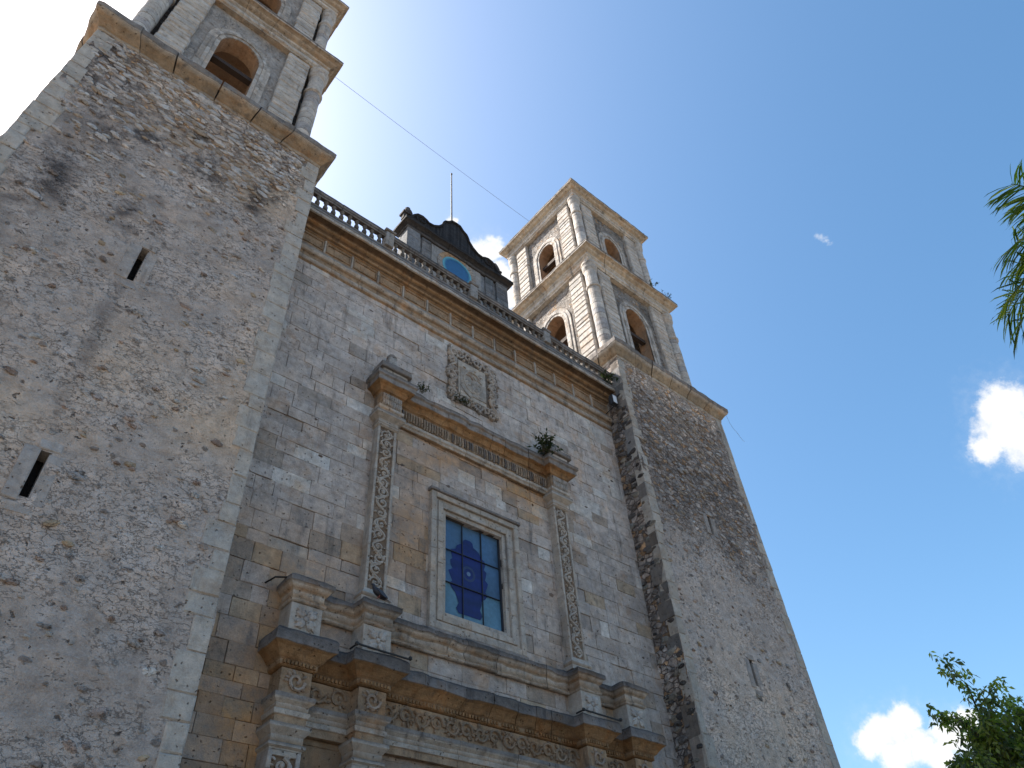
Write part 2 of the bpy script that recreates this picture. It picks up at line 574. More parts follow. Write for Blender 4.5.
STONE = m_stone()
BELFRY = m_stone('belfry_limestone', mould=.48, ochre=.30, contrast=1.2)
FACADE = m_stone('facade_limestone', mould=.5, ochre=.45, contrast=1.35)
MOULD = m_stone('weathered_moulding', mould=.72, ochre=.55, contrast=1.4)
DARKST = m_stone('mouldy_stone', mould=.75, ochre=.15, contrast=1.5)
RUBBLE = m_rubble()
PLAIN = m_plain('painted_metal')
IRON = m_plain('rusty_iron', .7, .3, .3)
GLASS = m_glass()
LEAF = m_leaf()
BARK = m_plain('bark', .9, 0, .1, .8, 9)
WOOD = m_plain('old_timber', .8, 0, .2, .6, 6)
PAVE = m_plain('plaza_paving', .9, 0, .2, .6, 1.3)
FEATHER = m_plain('feathers', .6, 0, .3, .5, 30)

WHITE = (.46, .42, .378)
PALE = (.38, .335, .29)
GREY = (.21, .188, .172)
OCHRE = (.25, .148, .074)
TAN = (.29, .205, .135)
DARK = (.075, .066, .063)
BROWN = (.11, .072, .046)

# --------------------------------------------------------------------------- ground
g = MB()
n_ = 24
gx = np.linspace(-900, 900, n_)
P = np.zeros((n_, n_, 3))
P[..., 0], P[..., 1] = gx[None, :], gx[:, None]
P[..., 2] = GZ
C = np.zeros((n_, n_, 4))
C[..., :3] = (.18, .150, .116)
g.grid(P, C)
tag(g.build('ground', PAVE), 'pale worn plaza paving in front of the church', None, kind='structure')

# --------------------------------------------------------------------------- the church
D = 14.0                       # facade plane
FX0, FX1 = 4.20, 18.60         # facade between the towers
XC = 11.40
YF = 12.955                    # front of the tower shafts
TW = 7.10
TCX = {'l': 4.229 - TW / 2, 'r': 18.581 + TW / 2}
TCY = 16.75
church = empty('church', (XC, D, GZ))
tag(church, 'weathered limestone church with two bell towers, carved portal, blue window and balustraded clock gable', 'church')


def in_rect(x0, x1, z0, z1, R):
    return not (x1 <= R[0] or x0 >= R[1] or z1 <= R[2] or z0 >= R[3])


# ---- facade wall of cut blocks
WIN = (10.31, 12.33, 9.21, 12.16)
DOOR = (XC - 1.6, XC + 1.6, GZ, 3.4)
HOLES = [WIN, (9.78, 12.9, GZ, 5.2)]


def ashlar():
    b = MB()
    z = GZ
    zt = 21.2
    while z < zt:
        h = RS.choice([.30, .34, .38, .42, .46, .5])
        if z + h > zt:
            h = zt - z
        x = FX0 - RS.uniform(0, .5)
        while x < FX1:
            w = RS.choice([.38, .5, .6, .66, .74, .85, 1.0])
            x0, x1 = max(x, FX0 - .02), min(x + w, FX1 + .02)
            x += w
            if x1 - x0 < .05:
                continue
            segs = [(x0, x1, z, z + h)]
            for R in HOLES:
                out = []
                for s in segs:
                    if not in_rect(*s, R):
                        out.append(s)
                        continue
                    if s[0] < R[0]:
                        out.append((s[0], R[0], s[2], s[3]))
                    if s[1] > R[1]:
                        out.append((R[1], s[1], s[2], s[3]))
                    mx0, mx1 = max(s[0], R[0]), min(s[1], R[1])
                    if s[2] < R[2]:
                        out.append((mx0, mx1, s[2], R[2]))
                    if s[3] > R[3]:
                        out.append((mx0, mx1, R[3], s[3]))
                segs = out
            xm, zm = (x0 + x1) / 2, z + h / 2
            # how much ochre the stones carry here
            oz = float(fbm((xm * .35, 4.0, zm * .35), 3))
            near = math.exp(-(min(abs(xm - 8.1), abs(xm - 14.7), abs(xm - 9.2), abs(xm - 13.8)) / .9) ** 2) if zm < 15 else 0
            po = .03 + (.50 * min(1, max(0, (11.0 - zm) / 3)) * (xm < 7.4) + .18 * (zm < 8.4)) + .17 * near + .7 * max(0, oz - .55)
            if zm > 15.5:
                po *= .25
            r = RS.random()
            tone = .84 + .32 * float(fbm((xm * .5 + 3, 8.0, zm * .5), 3))
            if zm > 14.5:
                tone *= 1.15
            if r < po:
                c = cj((.37, .295, .22), .08) if RS.random() < .5 else cj((.33, .275, .23), .08)
            elif r < po + .03:
                c = cj((.33, .29, .258), .06)
            elif r < po + .03 + (.11 if zm > 11 else .03):
                c = cj((.50, .465, .43), .05)
            else:
                c = cj((.400 * tone, .350 * tone, .316 * tone), .06)
            rec = RS.uniform(-.010, .012)
            if RS.random() < .035:
                rec = .03
                c = tuple(q * .8 for q in c)
            gp = RS.choice([.001, .002, .003, .004, .008])
            for (a0, a1, b0, b1) in segs:
                if a1 - a0 < .04 or b1 - b0 < .04:
                    continue
                b.box(a0 + gp, a1 - gp, D + rec, D + .12, b0 + gp * .8, b1 - gp, c, ch=.008, jit=.006)
        z += h
    # mortar behind the blocks, with the window and door left open
    mort = (.09, .077, .068)
    zl = sorted({GZ, 5.2, WIN[2], WIN[3], 21.2})
    for i in range(len(zl) - 1):
        z0, z1 = zl[i], zl[i + 1]
        xs = [FX0 - .02, FX1 + .02]
        for R in HOLES:
            if z0 >= R[2] - 1e-6 and z1 <= R[3] + 1e-6:
                xs += [R[0], R[1]]
        xs.sort()
        for j in range(0, len(xs), 2):
            b.box(xs[j], xs[j + 1], D + .05, D + 1.0, z0, z1, mort)
    # scattered carved fragments and lost facing
    for _ in range(70):
        x, zz = RS.uniform(5, 18.3), RS.uniform(5.5, 19.2)
        if any(in_rect(x - .2, x + .2, zz - .2, zz + .2, (R[0] - .6, R[1] + .6, R[2] - .7, R[3] + .7)) for R in HOLES):
            continue
        b.blob((x, D + .01, zz), RS.uniform(.03, .11), .018, RS.uniform(.02, .06), cj((.17, .13, .11), .4), .35)
    def ochre_at(x, z):
        n = float(fbm((x * .8, 2.0, z * .8), 4))
        near = max(math.exp(-((x - 9.15) / .8) ** 2), math.exp(-((x - 13.75) / .75) ** 2)) * (1 if 7.3 < z < 15 else 0)
        low = min(1, max(0, (11.5 - z) / 4)) * min(1, max(0, (8.2 - x) / 1.2))
        under = .9 if 7.2 < z < 8.7 and 8.4 < x < 14.4 else 0
        ent = math.exp(-((z - 14.3) / .5) ** 2) * (1 if 8 < x < 15 else 0)
        return min(1, max(0, .95 * near + 1.0 * low + under * .9 + .95 * ent + .04) * min(1, max(0, (n - .36) * 4.5)))
    b.c = [(q[0], q[1], q[2], ochre_at(p[0], p[2])) for p, q in zip(b.v, b.c)]
    return b.build('facade_wall', FACADE, church)


ashlar()

# nave body and flat roof behind the parapet
b = MB()
b.box(FX0 + .05, FX1 - .05, D + 1.0, 42.0, GZ, 19.8, (.34, .31, .29))
b.box(FX0 + .05, FX1 - .05, D + 1.0, 42.0, 19.8, 20.0, (.2, .19, .18))
b.build('nave', RUBBLE, church)

# ---- main cornice with panelled frieze
cornice = None


def main_cornice():
    b = MB()
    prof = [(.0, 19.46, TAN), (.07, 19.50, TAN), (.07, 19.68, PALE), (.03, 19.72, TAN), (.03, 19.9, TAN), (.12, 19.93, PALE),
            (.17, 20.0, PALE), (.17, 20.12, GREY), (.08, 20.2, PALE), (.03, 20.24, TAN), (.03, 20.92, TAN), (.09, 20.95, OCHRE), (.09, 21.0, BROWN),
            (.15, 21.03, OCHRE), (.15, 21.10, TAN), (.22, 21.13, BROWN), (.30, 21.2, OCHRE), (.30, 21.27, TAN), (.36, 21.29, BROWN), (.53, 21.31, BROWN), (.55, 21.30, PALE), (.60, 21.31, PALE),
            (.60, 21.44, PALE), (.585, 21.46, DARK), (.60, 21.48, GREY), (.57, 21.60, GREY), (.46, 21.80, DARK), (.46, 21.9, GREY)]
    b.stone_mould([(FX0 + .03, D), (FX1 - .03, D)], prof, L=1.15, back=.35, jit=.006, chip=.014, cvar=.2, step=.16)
    p = b
    x = FX0 + .2
    while x < FX1 - .9:
        w = .92
        # raised border of each frieze panel
        for (x0, x1, z0, z1) in ((x, x + w, 20.40, 20.455), (x, x + w, 20.80, 20.86), (x, x + .055, 20.455, 20.80), (x + w - .055, x + w, 20.455, 20.80)):
            p.box(x0, x1, D - .075, D - .02, z0, z1, cj(TAN, .12), .012, .006)
        p.box(x + w + .015, x + w + .085, D - .085, D - .02, 20.28, 20.94, cj(PALE, .1), .012, .006)
        x += 1.015
    return b.build('cornice', MOULD, church)


cornice = main_cornice()


# ---- balustrade
def baluster_mesh():
    b = MB()
    z0, z1 = 0.0, .53
    h = z1 - z0
    c, d = (.15, .132, .115), (.08, .072, .066)  # baluster tones hold both black mould and shade under the rail
    pr = [(.085, 0, d), (.085, .09, c), (.055, .13, c), (.062, .18, c), (.088, .30, c), (.080, .42, c), (.050, .56, d), (.046, .66, c),
          (.060, .72, c), (.056, .78, c), (.075, .86, c), (.085, .90, c), (.085, 1.0, d)]
    b.lathe(0, 0, [(r, z0 + t * h, k) for r, t, k in pr], 12, .03)
    return b


def balustrade():
    b = MB()
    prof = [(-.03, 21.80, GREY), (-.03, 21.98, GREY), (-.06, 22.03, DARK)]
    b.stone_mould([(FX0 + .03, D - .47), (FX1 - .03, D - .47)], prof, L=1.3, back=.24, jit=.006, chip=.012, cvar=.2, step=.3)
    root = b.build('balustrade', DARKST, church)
    r = MB()
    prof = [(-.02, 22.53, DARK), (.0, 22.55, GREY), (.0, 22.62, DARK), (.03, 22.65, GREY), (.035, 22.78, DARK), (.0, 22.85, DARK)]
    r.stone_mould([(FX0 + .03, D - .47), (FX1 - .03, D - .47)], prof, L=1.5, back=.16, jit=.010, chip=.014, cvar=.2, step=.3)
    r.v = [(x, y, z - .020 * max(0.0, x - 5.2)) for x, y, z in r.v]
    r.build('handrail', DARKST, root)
    dies = [7.45, 11.22, 14.95, 18.3]
    for x in dies[:3]:
        m = MB()
        dz = .020 * (x - 5.2) + .10
        m.box(x - .17, x + .17, D - .54, D - .26, 21.99, 22.93 - dz, cj((.30, .28, .26), .1), .02, .01)
        m.box(x - .21, x + .21, D - .58, D - .20, 22.931 - dz, 23.05 - dz, cj(GREY, .1), .02, .012)
        m.box(x - .10, x + .10, D - .48, D - .30, 23.051 - dz, 23.14 - dz, cj(DARK, .1), .02, .02)
        m.build('pedestal', DARKST, root)
    first = None
    stops = [FX0] + dies
    for i in range(4):
        a, c = stops[i] + (.18 if i else .03), stops[i + 1] - .18
        k = int(round((c - a) / .305))
        for j in range(k):
            x = a + (c - a) * (j + .5) / k
            if first is None:
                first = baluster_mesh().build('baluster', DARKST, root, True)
                o = first
            else:
                o = first.copy()
                COL.objects.link(o)
                o.parent = root
                o.matrix_parent_inverse = first.matrix_parent_inverse.copy()
            o.location = (x, D - .36, 22.02 + RS.uniform(-.006, .006))
            o.scale = (1, 1, (.53 - .020 * max(0.0, x - 5.2)) / .53)
            o.rotation_euler = (RS.uniform(-.02, .02), RS.uniform(-.03, .03), RS.uniform(0, 6))
    return root


balustrade()


# ---- clock gable on the roof
def clock_gable():
    yf, yb = 14.72, 15.35
    b = MB()
    xl, xr = 8.88, 14.12
    wall = (.20, .205, .215)
    # body, with the round window bay sunk a little: side pieces stand proud
    b.box(xl, xr, yf + .10, yb, 20.0, 26.2, wall)
    for (x0, x1, y0) in ((xl, xl + .62, yf - .02), (xl + .75, xl + 1.2, yf + .03), (xr - 1.2, xr - .75, yf + .03), (xr - .62, xr, yf - .02)):
        z = 20.0
        while z < 26.2:
            h = RS.uniform(.35, .6)
            b.box(x0, x1, y0, yf + .12, z + .004, min(z + h, 26.22) - .004, cj(RS.choice([(.20, .20, .205), (.15, .155, .16), (.12, .12, .125)]), .15), .012, .006)
            z += h
    # left return catches the sun: limewashed blocks
    root = b.build('clock_gable', DARKST, church)
    m = MB()
    pr = [(0, 26.02, (.05, .046, .046)), (.04, 26.06, (.11, .10, .095)), (.04, 26.16, (.04, .037, .037)), (.12, 26.24, (.05, .044, .041)), (.22, 26.30, (.035, .032, .031)), (.22, 26.46, (.024, .022, .022)), (.1, 26.56, (.02, .02, .02))]
    m.stone_mould([(xl, yf), (xr, yf), (xr, yb), (xl, yb)], pr, True, 1.1, back=.4, jit=.015, chip=.02, cvar=.25, step=.2)
    m.box(xl + .05, xr - .05, yf + .05, yb - .05, 26.1, 26.54, DARK)
    m.build('gable_cornice', DARKST, root)
    # scrolled cresting: outline measured on its centre plane, 0.6 m thick
    half = [(0.0, 28.80), (.22, 28.78), (.40, 28.55), (.58, 28.42), (.66, 28.25), (.72, 28.02), (.92, 27.72), (1.2, 27.50), (1.45, 27.46), (1.58, 27.56),
            (1.78, 27.64), (2.02, 27.58), (2.2, 27.36), (2.32, 27.12), (2.45, 27.0), (2.56, 26.95), (2.58, 26.5)]
    pts = [(XC - x, z) for x, z in reversed(half)] + [(XC + x, z) for x, z in half[1:]]
    c = MB()
    y0, y1 = yf + .10, yb - .08
    vs, cs, fs = [], [], []
    k = len(pts)
    rings = [(y0 + .05, .035), (y0, 0.0), (y1, 0.0), (y1 + .0, .035)]
    dense = []
    for i in range(k - 1):
        for t in np.linspace(0, 1, 4, endpoint=False):
            dense.append((pts[i][0] * (1 - t) + pts[i + 1][0] * t, pts[i][1] * (1 - t) + pts[i + 1][1] * t))
    dense.append(pts[-1])
    n = len(dense)
    rows = []
    for (y, ins) in ((y0, .06), (y0 + .05, 0), (y1 - .05, 0), (y1, .06)):
        row = []
        for (x, z) in dense:
            q = .05 * (float(vnoise((x * 3, y * 2, z * 3))) - .5)
            row.append((x + q, y + q * .6, z - ins + q))
        rows.append(row)
    P = np.array(rows)
    Cc = np.zeros((4, n, 4))
    for i in range(n):
        Cc[:, i, :3] = np.array((.018, .018, .020)) * RS.uniform(.5, 2.6)
    c.grid(P, Cc)
    # faces front and back as vertical strips
    for r in (0, 3):
        st = [tuple(P[r, i]) for i in range(n)] + [(float(P[r, i, 0]), float(P[r, i, 1]), 26.5) for i in range(n)]
        fs = [(i, i + 1, n + i + 1, n + i) if r == 3 else (n + i, n + i + 1, i + 1, i) for i in range(n - 1)]
        c.add(st, fs, [tuple(np.array((.018, .018, .020)) * RS.uniform(.5, 2.6)) for _ in range(2 * n)])
    # raised moulding that follows the outline
    path = [(x, y0 - .03, z - .10) for x, z in dense[4:-4]]
    c.tube(path, .06, 6, (.03, .028, .029))
    for s in (-1, 1):      # scroll eyes
        cx, cz = XC + s * 1.80, 27.26
        sp = [(cx + s * .28 * (1 - t * .8) * math.cos(-1 + t * 9), y0 - .02, cz + .28 * (1 - t * .8) * math.sin(-1 + t * 9)) for t in np.linspace(0, 1, 22)]
        c.tube(sp, .05, 5, (.03, .028, .028))
    c.build('scrolled_crest', DARKST, root)
    for s in (-1, 1):
        f = MB()
        x = XC + s * 2.38
        f.box(x - .22, x + .22, y0 + .1, y1 - .1, 26.98, 27.28, cj(DARK), .02, .02)
        f.box(x - .28, x + .28, y0 + .04, y1 - .04, 27.281, 27.40, cj(DARK), .02, .02)
        f.lathe(x, (y0 + y1) / 2, [(.20, 27.40, DARK), (.22, 27.52, DARK), (.15, 27.72, DARK), (.12, 27.86, DARK), (.04, 27.93, DARK)], 10, .06)
        f.build('finial', DARKST, root)
    # clock: ring of stones, blue face
    zc = 25.16
    R0 = .75
    a = MB()
    for i in range(18):
        t0, t1 = 2 * math.pi * i / 18 + .012, 2 * math.pi * (i + 1) / 18 - .012
        col = cj((.30, .265, .235), .12) if not 2 < i < 8 else cj((.34, .235, .15), .12)
        vs, fs = [], []
        for t in (t0, (t0 + t1) / 2, t1):
            for r, y in ((R0, yf + .16), (R0, yf + .035), (R0 + .06, yf + .02), (R0 + .25, yf + .02), (R0 + .25, yf + .12)):
                vs.append((XC + r * math.cos(t), y, zc + r * math.sin(t)))
        for q in range(2):
            for j in range(4):
                fs.append((q * 5 + j, q * 5 + j + 1, (q + 1) * 5 + j + 1, (q + 1) * 5 + j))
        fs += [(0, 1, 2, 3, 4), (14, 13, 12, 11, 10)]
        a.add(vs, fs, col)
    a.box(XC - 1.28, XC + 1.28, yf + .055, yf + .12, 22, 26.2, (.27, .26, .25))
    ring = a.build('clock_surround', STONE, root)
    f = MB()
    N = 48
    for r0, r1, y, col in ((0, .60, yf + .036, (.028, .11, .24)), (.60, .655, yf + .030, (.05, .19, .30)), (.655, .75, yf + .024, (.11, .32, .39))):
        vs = [(XC + r * math.cos(2 * math.pi * i / N), y, zc + r * math.sin(2 * math.pi * i / N)) for r in (max(r0, 1e-4), r1) for i in range(N)]
        f.add(vs, [(i, (i + 1) % N, N + (i + 1) % N, N + i) for i in range(N)], col)
    for i in range(12):
        t = math.pi / 6 * i
        vs = []
        for r, w in ((.51, .012), (.58, .012)):
            for s in (-1, 1):
                vs.append((XC + r * math.cos(t) - s * w * math.sin(t), yf + .032, zc + r * math.sin(t) + s * w * math.cos(t)))
        f.add(vs, [(0, 1, 3, 2)], (.02, .07, .16))
    f.build('clock_face', m_plain('clock_enamel', .35, 0, .4, .5, 7), root)
    return root


clock_gable()


# ---- tower shafts
def tower_shaft(side):
    cx = TCX[side]
    hw = TW / 2
    zt = 23.3
    b = MB()
    depth = 7.6
    batter = .0054

    def wall(u0, u1, nu, fn, k):
        """k: 0 front, 1 right, 2 back, 3 left"""
        us = np.linspace(u0, u1, nu)
        zs = np.linspace(GZ, zt, int((zt - GZ) / .10))
        U, Z = np.meshgrid(us, zs)
        bt = batter * (24 - Z)
        s = U / max(abs(u0), abs(u1))
        edge = np.clip((np.abs(s) - .985) / .015, 0, 1)
        nz = fbm(np.stack([U * 1.1 + k * 40 + cx, U * 0 + 3.3, Z * 1.1], -1), 5) - .5
        nf = fbm(np.stack([U * 4 + k * 40 + cx, U * 0 + 1.3, Z * 5], -1), 3) - .5
        d = (nz * .09 + nf * .035) * (1 - edge)
        cor = .09 * (vnoise(np.stack([Z * 0 + k * 0, Z * 0 + cx, Z * 2.2], -1)) - .5) * edge
        return U, Z, bt, s, d, cor

    # front
    for k in range(4):
        half = hw if k in (0, 2) else depth / 2
        step = .10 if (k == 0 or (side == 'r' and k == 3)) else .5
        U, Z, bt, s, d, cor = wall(-half, half, int(2 * half / step) + 1, None, k)
        out = (0 if k in (0,) else 0)
        if k == 0:
            X = cx + U + np.sign(s) * np.abs(s) * bt + cor * np.sign(s)
            Y = YF - d
        elif k == 2:
            X = cx - U - s * bt
            Y = YF + depth + d
        elif k == 1:
            X = cx + hw + bt + d + cor
            Y = YF + depth / 2 + U
        else:
            X = cx - hw - bt - d - cor
            Y = YF + depth / 2 - U
        P = np.stack([X, Y, Z], -1)
        C = np.zeros(P.shape[:2] + (4,))
        big = fbm(np.stack([U * .35 + cx, U * 0 + k, Z * .35], -1), 4)
        base = np.array((.490, .412, .360))
        if side == 'l':
            bare = np.clip((Z - 17.5) / 4.5, 0, 1) * .52 + .10
            tone = np.ones_like(Z)
            warm = np.clip((big - .5) * 4, 0, 1)
        else:
            bare = np.clip((Z - 11.5) / 5, 0, 1) * .50 + .10
            tone = 1 - .25 * np.clip((Z - 14) / 4, 0, 1)
            tone = tone + .28 * np.clip((Z - 21.3) / 1.2, 0, 1)
            warm = np.clip((big - .52) * 4, 0, 1) * .6
        tone = tone * (.72 + .56 * big)
        for ch in range(3):
            C[..., ch] = base[ch] * tone * (1 + warm * (.10, .0, -.14)[ch])
        # black mould with outlines of its own
        stains = []
        if k == 0 and side == 'l':
            stains = [(-2.35, 21.9, .5, 1.0), (-1.47, 21.7, .55, .5), (-1.5, 18.6, .55, .7), (-.45, 19.7, .8, .55), (-1.6, 16.4, .6, 1.3), (3.0, 21.3, .28, 1.3),
                      (1.2, 19.5, .7, .5), (-2.0, 20.4, .9, .7), (.6, 21.0, .5, .5), (.55, 12.4, .2, 2.0), (.55, 6.2, .2, 1.8), (2.6, 19.4, .4, .8), (-2.3, 14.0, .5, 1.5), (.2, 16.4, .6, .6)]
        elif k == 0:
            stains = [(21.9, 21.6, .35, 1.0), (22.6, 20.8, .3, .8), (19.4, 18.5, .6, 1.5), (20.6, 17.2, 1.0, 1.6), (22.6, 17.8, 1.2, 1.6), (24.2, 18.5, .8, 2.2), (23.4, 15.2, .8, 1.4)]
        wob = fbm(np.stack([U * 2.1 + cx, U * 0 + 9, Z * 1.5], -1), 5) - .5 + .8 * (fbm(np.stack([U * 6.1 + cx, U * 0 + 2, Z * 7.0], -1), 2) - .5)
        sm = np.zeros_like(U)
        for (sx, sz, rx, rz) in stains:
            slim = rx < .25
            q = 1.25 - np.sqrt(((U + cx - sx) / rx) ** 2 + ((Z - sz) / (rz * 1.25)) ** 2) + wob * (1.3 if slim else 2.6)
            sm = np.maximum(sm, np.clip(q * (.45 if slim else .55), 0, .42 if slim else .9))
        run = fbm(np.stack([U * 1.7 + cx * 3, U * 0 + 5, Z * .16], -1), 4)
        fade = np.clip(1.1 - (23.0 - Z) / 7.5, 0, 1)
        brk = fbm(np.stack([U * 5 + cx, U * 0 + 1, Z * 4.0], -1), 3)
        sm = np.maximum(sm, np.clip((run - .50) * 4.5, 0, 1) * fade * np.clip(.45 + (brk - .40) * 1.6, 0, 1) * .62)
        amt = .86 if side == 'l' else .5
        if side == 'r' and k == 3:  # side face: black mould plus the church's own shade painted into the tint
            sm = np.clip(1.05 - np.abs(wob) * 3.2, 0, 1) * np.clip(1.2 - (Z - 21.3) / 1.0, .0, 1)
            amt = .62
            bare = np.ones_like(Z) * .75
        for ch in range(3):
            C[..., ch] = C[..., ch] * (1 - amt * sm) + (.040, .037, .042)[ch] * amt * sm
        C[..., 3] = np.clip(bare + .25 * sm, 0, 1)
        # slits: leave the faces out
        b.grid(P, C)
    # remove the quads where the slit openings are
    sl = [(cx, 14.09, 15.26), (cx, 8.0, 9.05)] if side == 'l' else [(cx, 15.45, 16.3), (cx, 9.6, 10.5)]
    keep, km = [], []
    for f, fm in zip(b.f, b.m):
        q = [b.v[i] for i in f]
        mx, my, mz = (sum(p[i] for p in q) / 4 for i in range(3))
        if my < YF + .2 and any(abs(mx - s[0]) < .13 and s[1] < mz < s[2] for s in sl):
            continue
        keep.append(f)
        km.append(fm)
    b.f, b.m = keep, km
    # a cap under the belfry
    b.box(cx - hw + .05, cx + hw - .05, YF + .05, YF + depth - .05, 23.2, 23.29, GREY)
    # stones standing out of the worn render
    cnt = 560 if side == 'l' else 420
    for _ in range(cnt):
        x = cx + RS.uniform(-hw + .3, hw - .5)
        z = 23.0 - abs(RS.gauss(0, 2.6)) if side == 'l' else 22.4 - abs(RS.gauss(0, 4.5))
        if side == 'l' and x > cx + 2.2 and z < 20.5:
            continue
        if any(abs(x - s[0]) < .4 and s[1] - .3 < z < s[2] + .3 for s in sl):
            continue
        r = RS.uniform(.05, .14)
        if side == 'l':
            c = cj(RS.choice([(.56, .51, .47), (.46, .40, .36), (.40, .31, .23), (.52, .48, .45)]), .15)
        else:
            c = cj(RS.choice([(.33, .29, .265), (.24, .21, .19), (.28, .225, .17), (.42, .385, .36)]), .2)
        b.blob((x, YF - .005, z), r * RS.uniform(1.0, 1.7), .035, r * .72, c + (0.0,), .22, rot=RS.uniform(-.4, .4))
    for _ in range(260 if side == 'l' else 160):
        x = cx + RS.uniform(-hw + .2, hw - .4)
        z = RS.uniform(2.0, 19.5)
        if any(abs(x - s[0]) < .5 and s[1] - .4 < z < s[2] + .4 for s in sl):
            continue
        r = RS.uniform(.03, .10)
        c = cj(RS.choice([(.32, .235, .19), (.42, .32, .22), (.30, .26, .235), (.44, .39, .35), (.38, .295, .25), (.26, .21, .18), (.52, .48, .44)]), .15)
        b.blob((x, YF - .012, z), r * RS.uniform(.9, 1.6), .028, r * .75, c + (0.0,), .32, 8, 5, RS.uniform(-.6, .6))
    if side == 'r':  # side face stones share that darkened, partly shaded tone
        for _ in range(130):
            z = RS.uniform(3, 21)
            y = RS.uniform(YF + .1, D - .05)
            r = RS.uniform(.06, .16)
            o = len(b.v)
            b.blob((0, 0, 0), r * 1.3, .05, r * .8, cj(RS.choice([(.14, .122, .11), (.07, .062, .06), (.09, .08, .074), (.26, .235, .20)]), .25) + (0.0,), .25)
            for i in range(o, len(b.v)):
                p = b.v[i]
                b.v[i] = (cx - hw - batter * (24 - z) + p[1], y + p[0], z + p[2])
    # quoins
    q = b
    q.cur = 1
    z = GZ
    i = 0
    while z < 22.95:
        h = RS.uniform(.34, .75) if side == 'l' else RS.uniform(.45, 1.0)
        z1 = min(z + h, 23.0)
        bt = batter * (24 - (z + z1) / 2)
        for s in (-1, 1):
            if side == 'l' and s < 0 and z < 14 and RS.random() < .5:
                continue
            w = RS.uniform(.32, .62)
            if side == 'r':
                w = RS.uniform(.24, .5)
                c = cj((.37, .33, .285), .1)
            else:
                c = cj((.42, .38, .335), .06)
            e = cx + s * (hw + bt + .012)
            pr_ = YF - .014 - RS.uniform(0, .012)
            x0, x1 = (e - w, e) if s > 0 else (e, e + w)
            q.box(x0, x1, pr_, YF + .35, z + .004, z1 - .004, c, .022, .016)
            if side == 'r' and s < 0 and RS.random() < .6:  # quoin returns coloured darker than their fronts, mould and painted shade
                q.box(e - .012, e + .2, YF + .02, YF + RS.uniform(.35, .6), z + .006, z1 - .006, cj((.17, .15, .135), .35), 0, .02)
        z = z1
        i += 1
    root = b.build('tower_shaft', [RUBBLE, STONE], church)
    root['label'] = 'left shaft, pale render with black stains near the top' if side == 'l' else 'right shaft, dark bare rubble above paler render'
    # slit windows: dressed surround, dark deep slot
    for (sx, z0, z1) in sl:
        w = MB()
        cc = cj((.345, .31, .285) if side == 'l' else (.30, .268, .245), .06)
        w.box(sx - .34, sx - .075, YF - .012, YF + .5, z0 - .05, z1 + .02, cc, .015, .01)
        w.box(sx + .075, sx + .32, YF - .009, YF + .5, z0 - .08, z1 - .05, cj(cc), .015, .01)
        w.box(sx - .14, sx + .24, YF - .02, YF + .5, z1 + .021, z1 + .22, cj(cc), .015, .01)
        w.box(sx - .2, sx + .2, YF - .006, YF + .5, z0 - .28, z0 - .09, cj(cc), .015, .01)
        w.box(sx - .074, sx + .074, YF + .40, YF + .55, z0 - .2, z1 + .1, (.02, .018, .018))
        w.build('slit_window', STONE, root)
    # crowning cornice
    m = MB()
    hh = hw + .01
    lc = (.26, .185, .118)
    sq = [(cx - hh, YF), (cx + hh, YF), (cx + hh, YF + depth), (cx - hh, YF + depth)]
    o_, t_ = (lc, (.33, .27, .21)) if side == 'l' else ((.30, .235, .165), (.42, .375, .325))
    pr = [(.0, 23.02, t_), (.03, 23.05, t_), (.03, 23.16, o_), (.07, 23.2, o_), (.13, 23.3, o_), (.22, 23.42, o_), (.30, 23.5, t_), (.33, 23.54, t_),
          (.33, 23.58, PALE), (.36, 23.6, GREY), (.37, 23.82, GREY), (.30, 23.92, DARK), (-.1, 24.02, DARK)]
    m.stone_mould(sq, pr, True, 1.2, back=.45, jit=.035, chip=.034, cvar=.2, step=.14, gap=.022)
    m.box(cx - hw + .03, cx + hw - .03, YF + .03, YF + depth - .1, 23.1, 23.9, DARK)
    m.build('shaft_cornice', MOULD, root)
    return root


# ---- belfry tiers
def side_map(cx, cy, k):
    if k == 0:
        return lambda u, o, z: (cx + u, cy - o, z)
    if k == 1:
        return lambda u, o, z: (cx + o, cy + u, z)
    if k == 2:
        return lambda u, o, z: (cx - u, cy + o, z)
    return lambda u, o, z: (cx - o, cy - u, z)


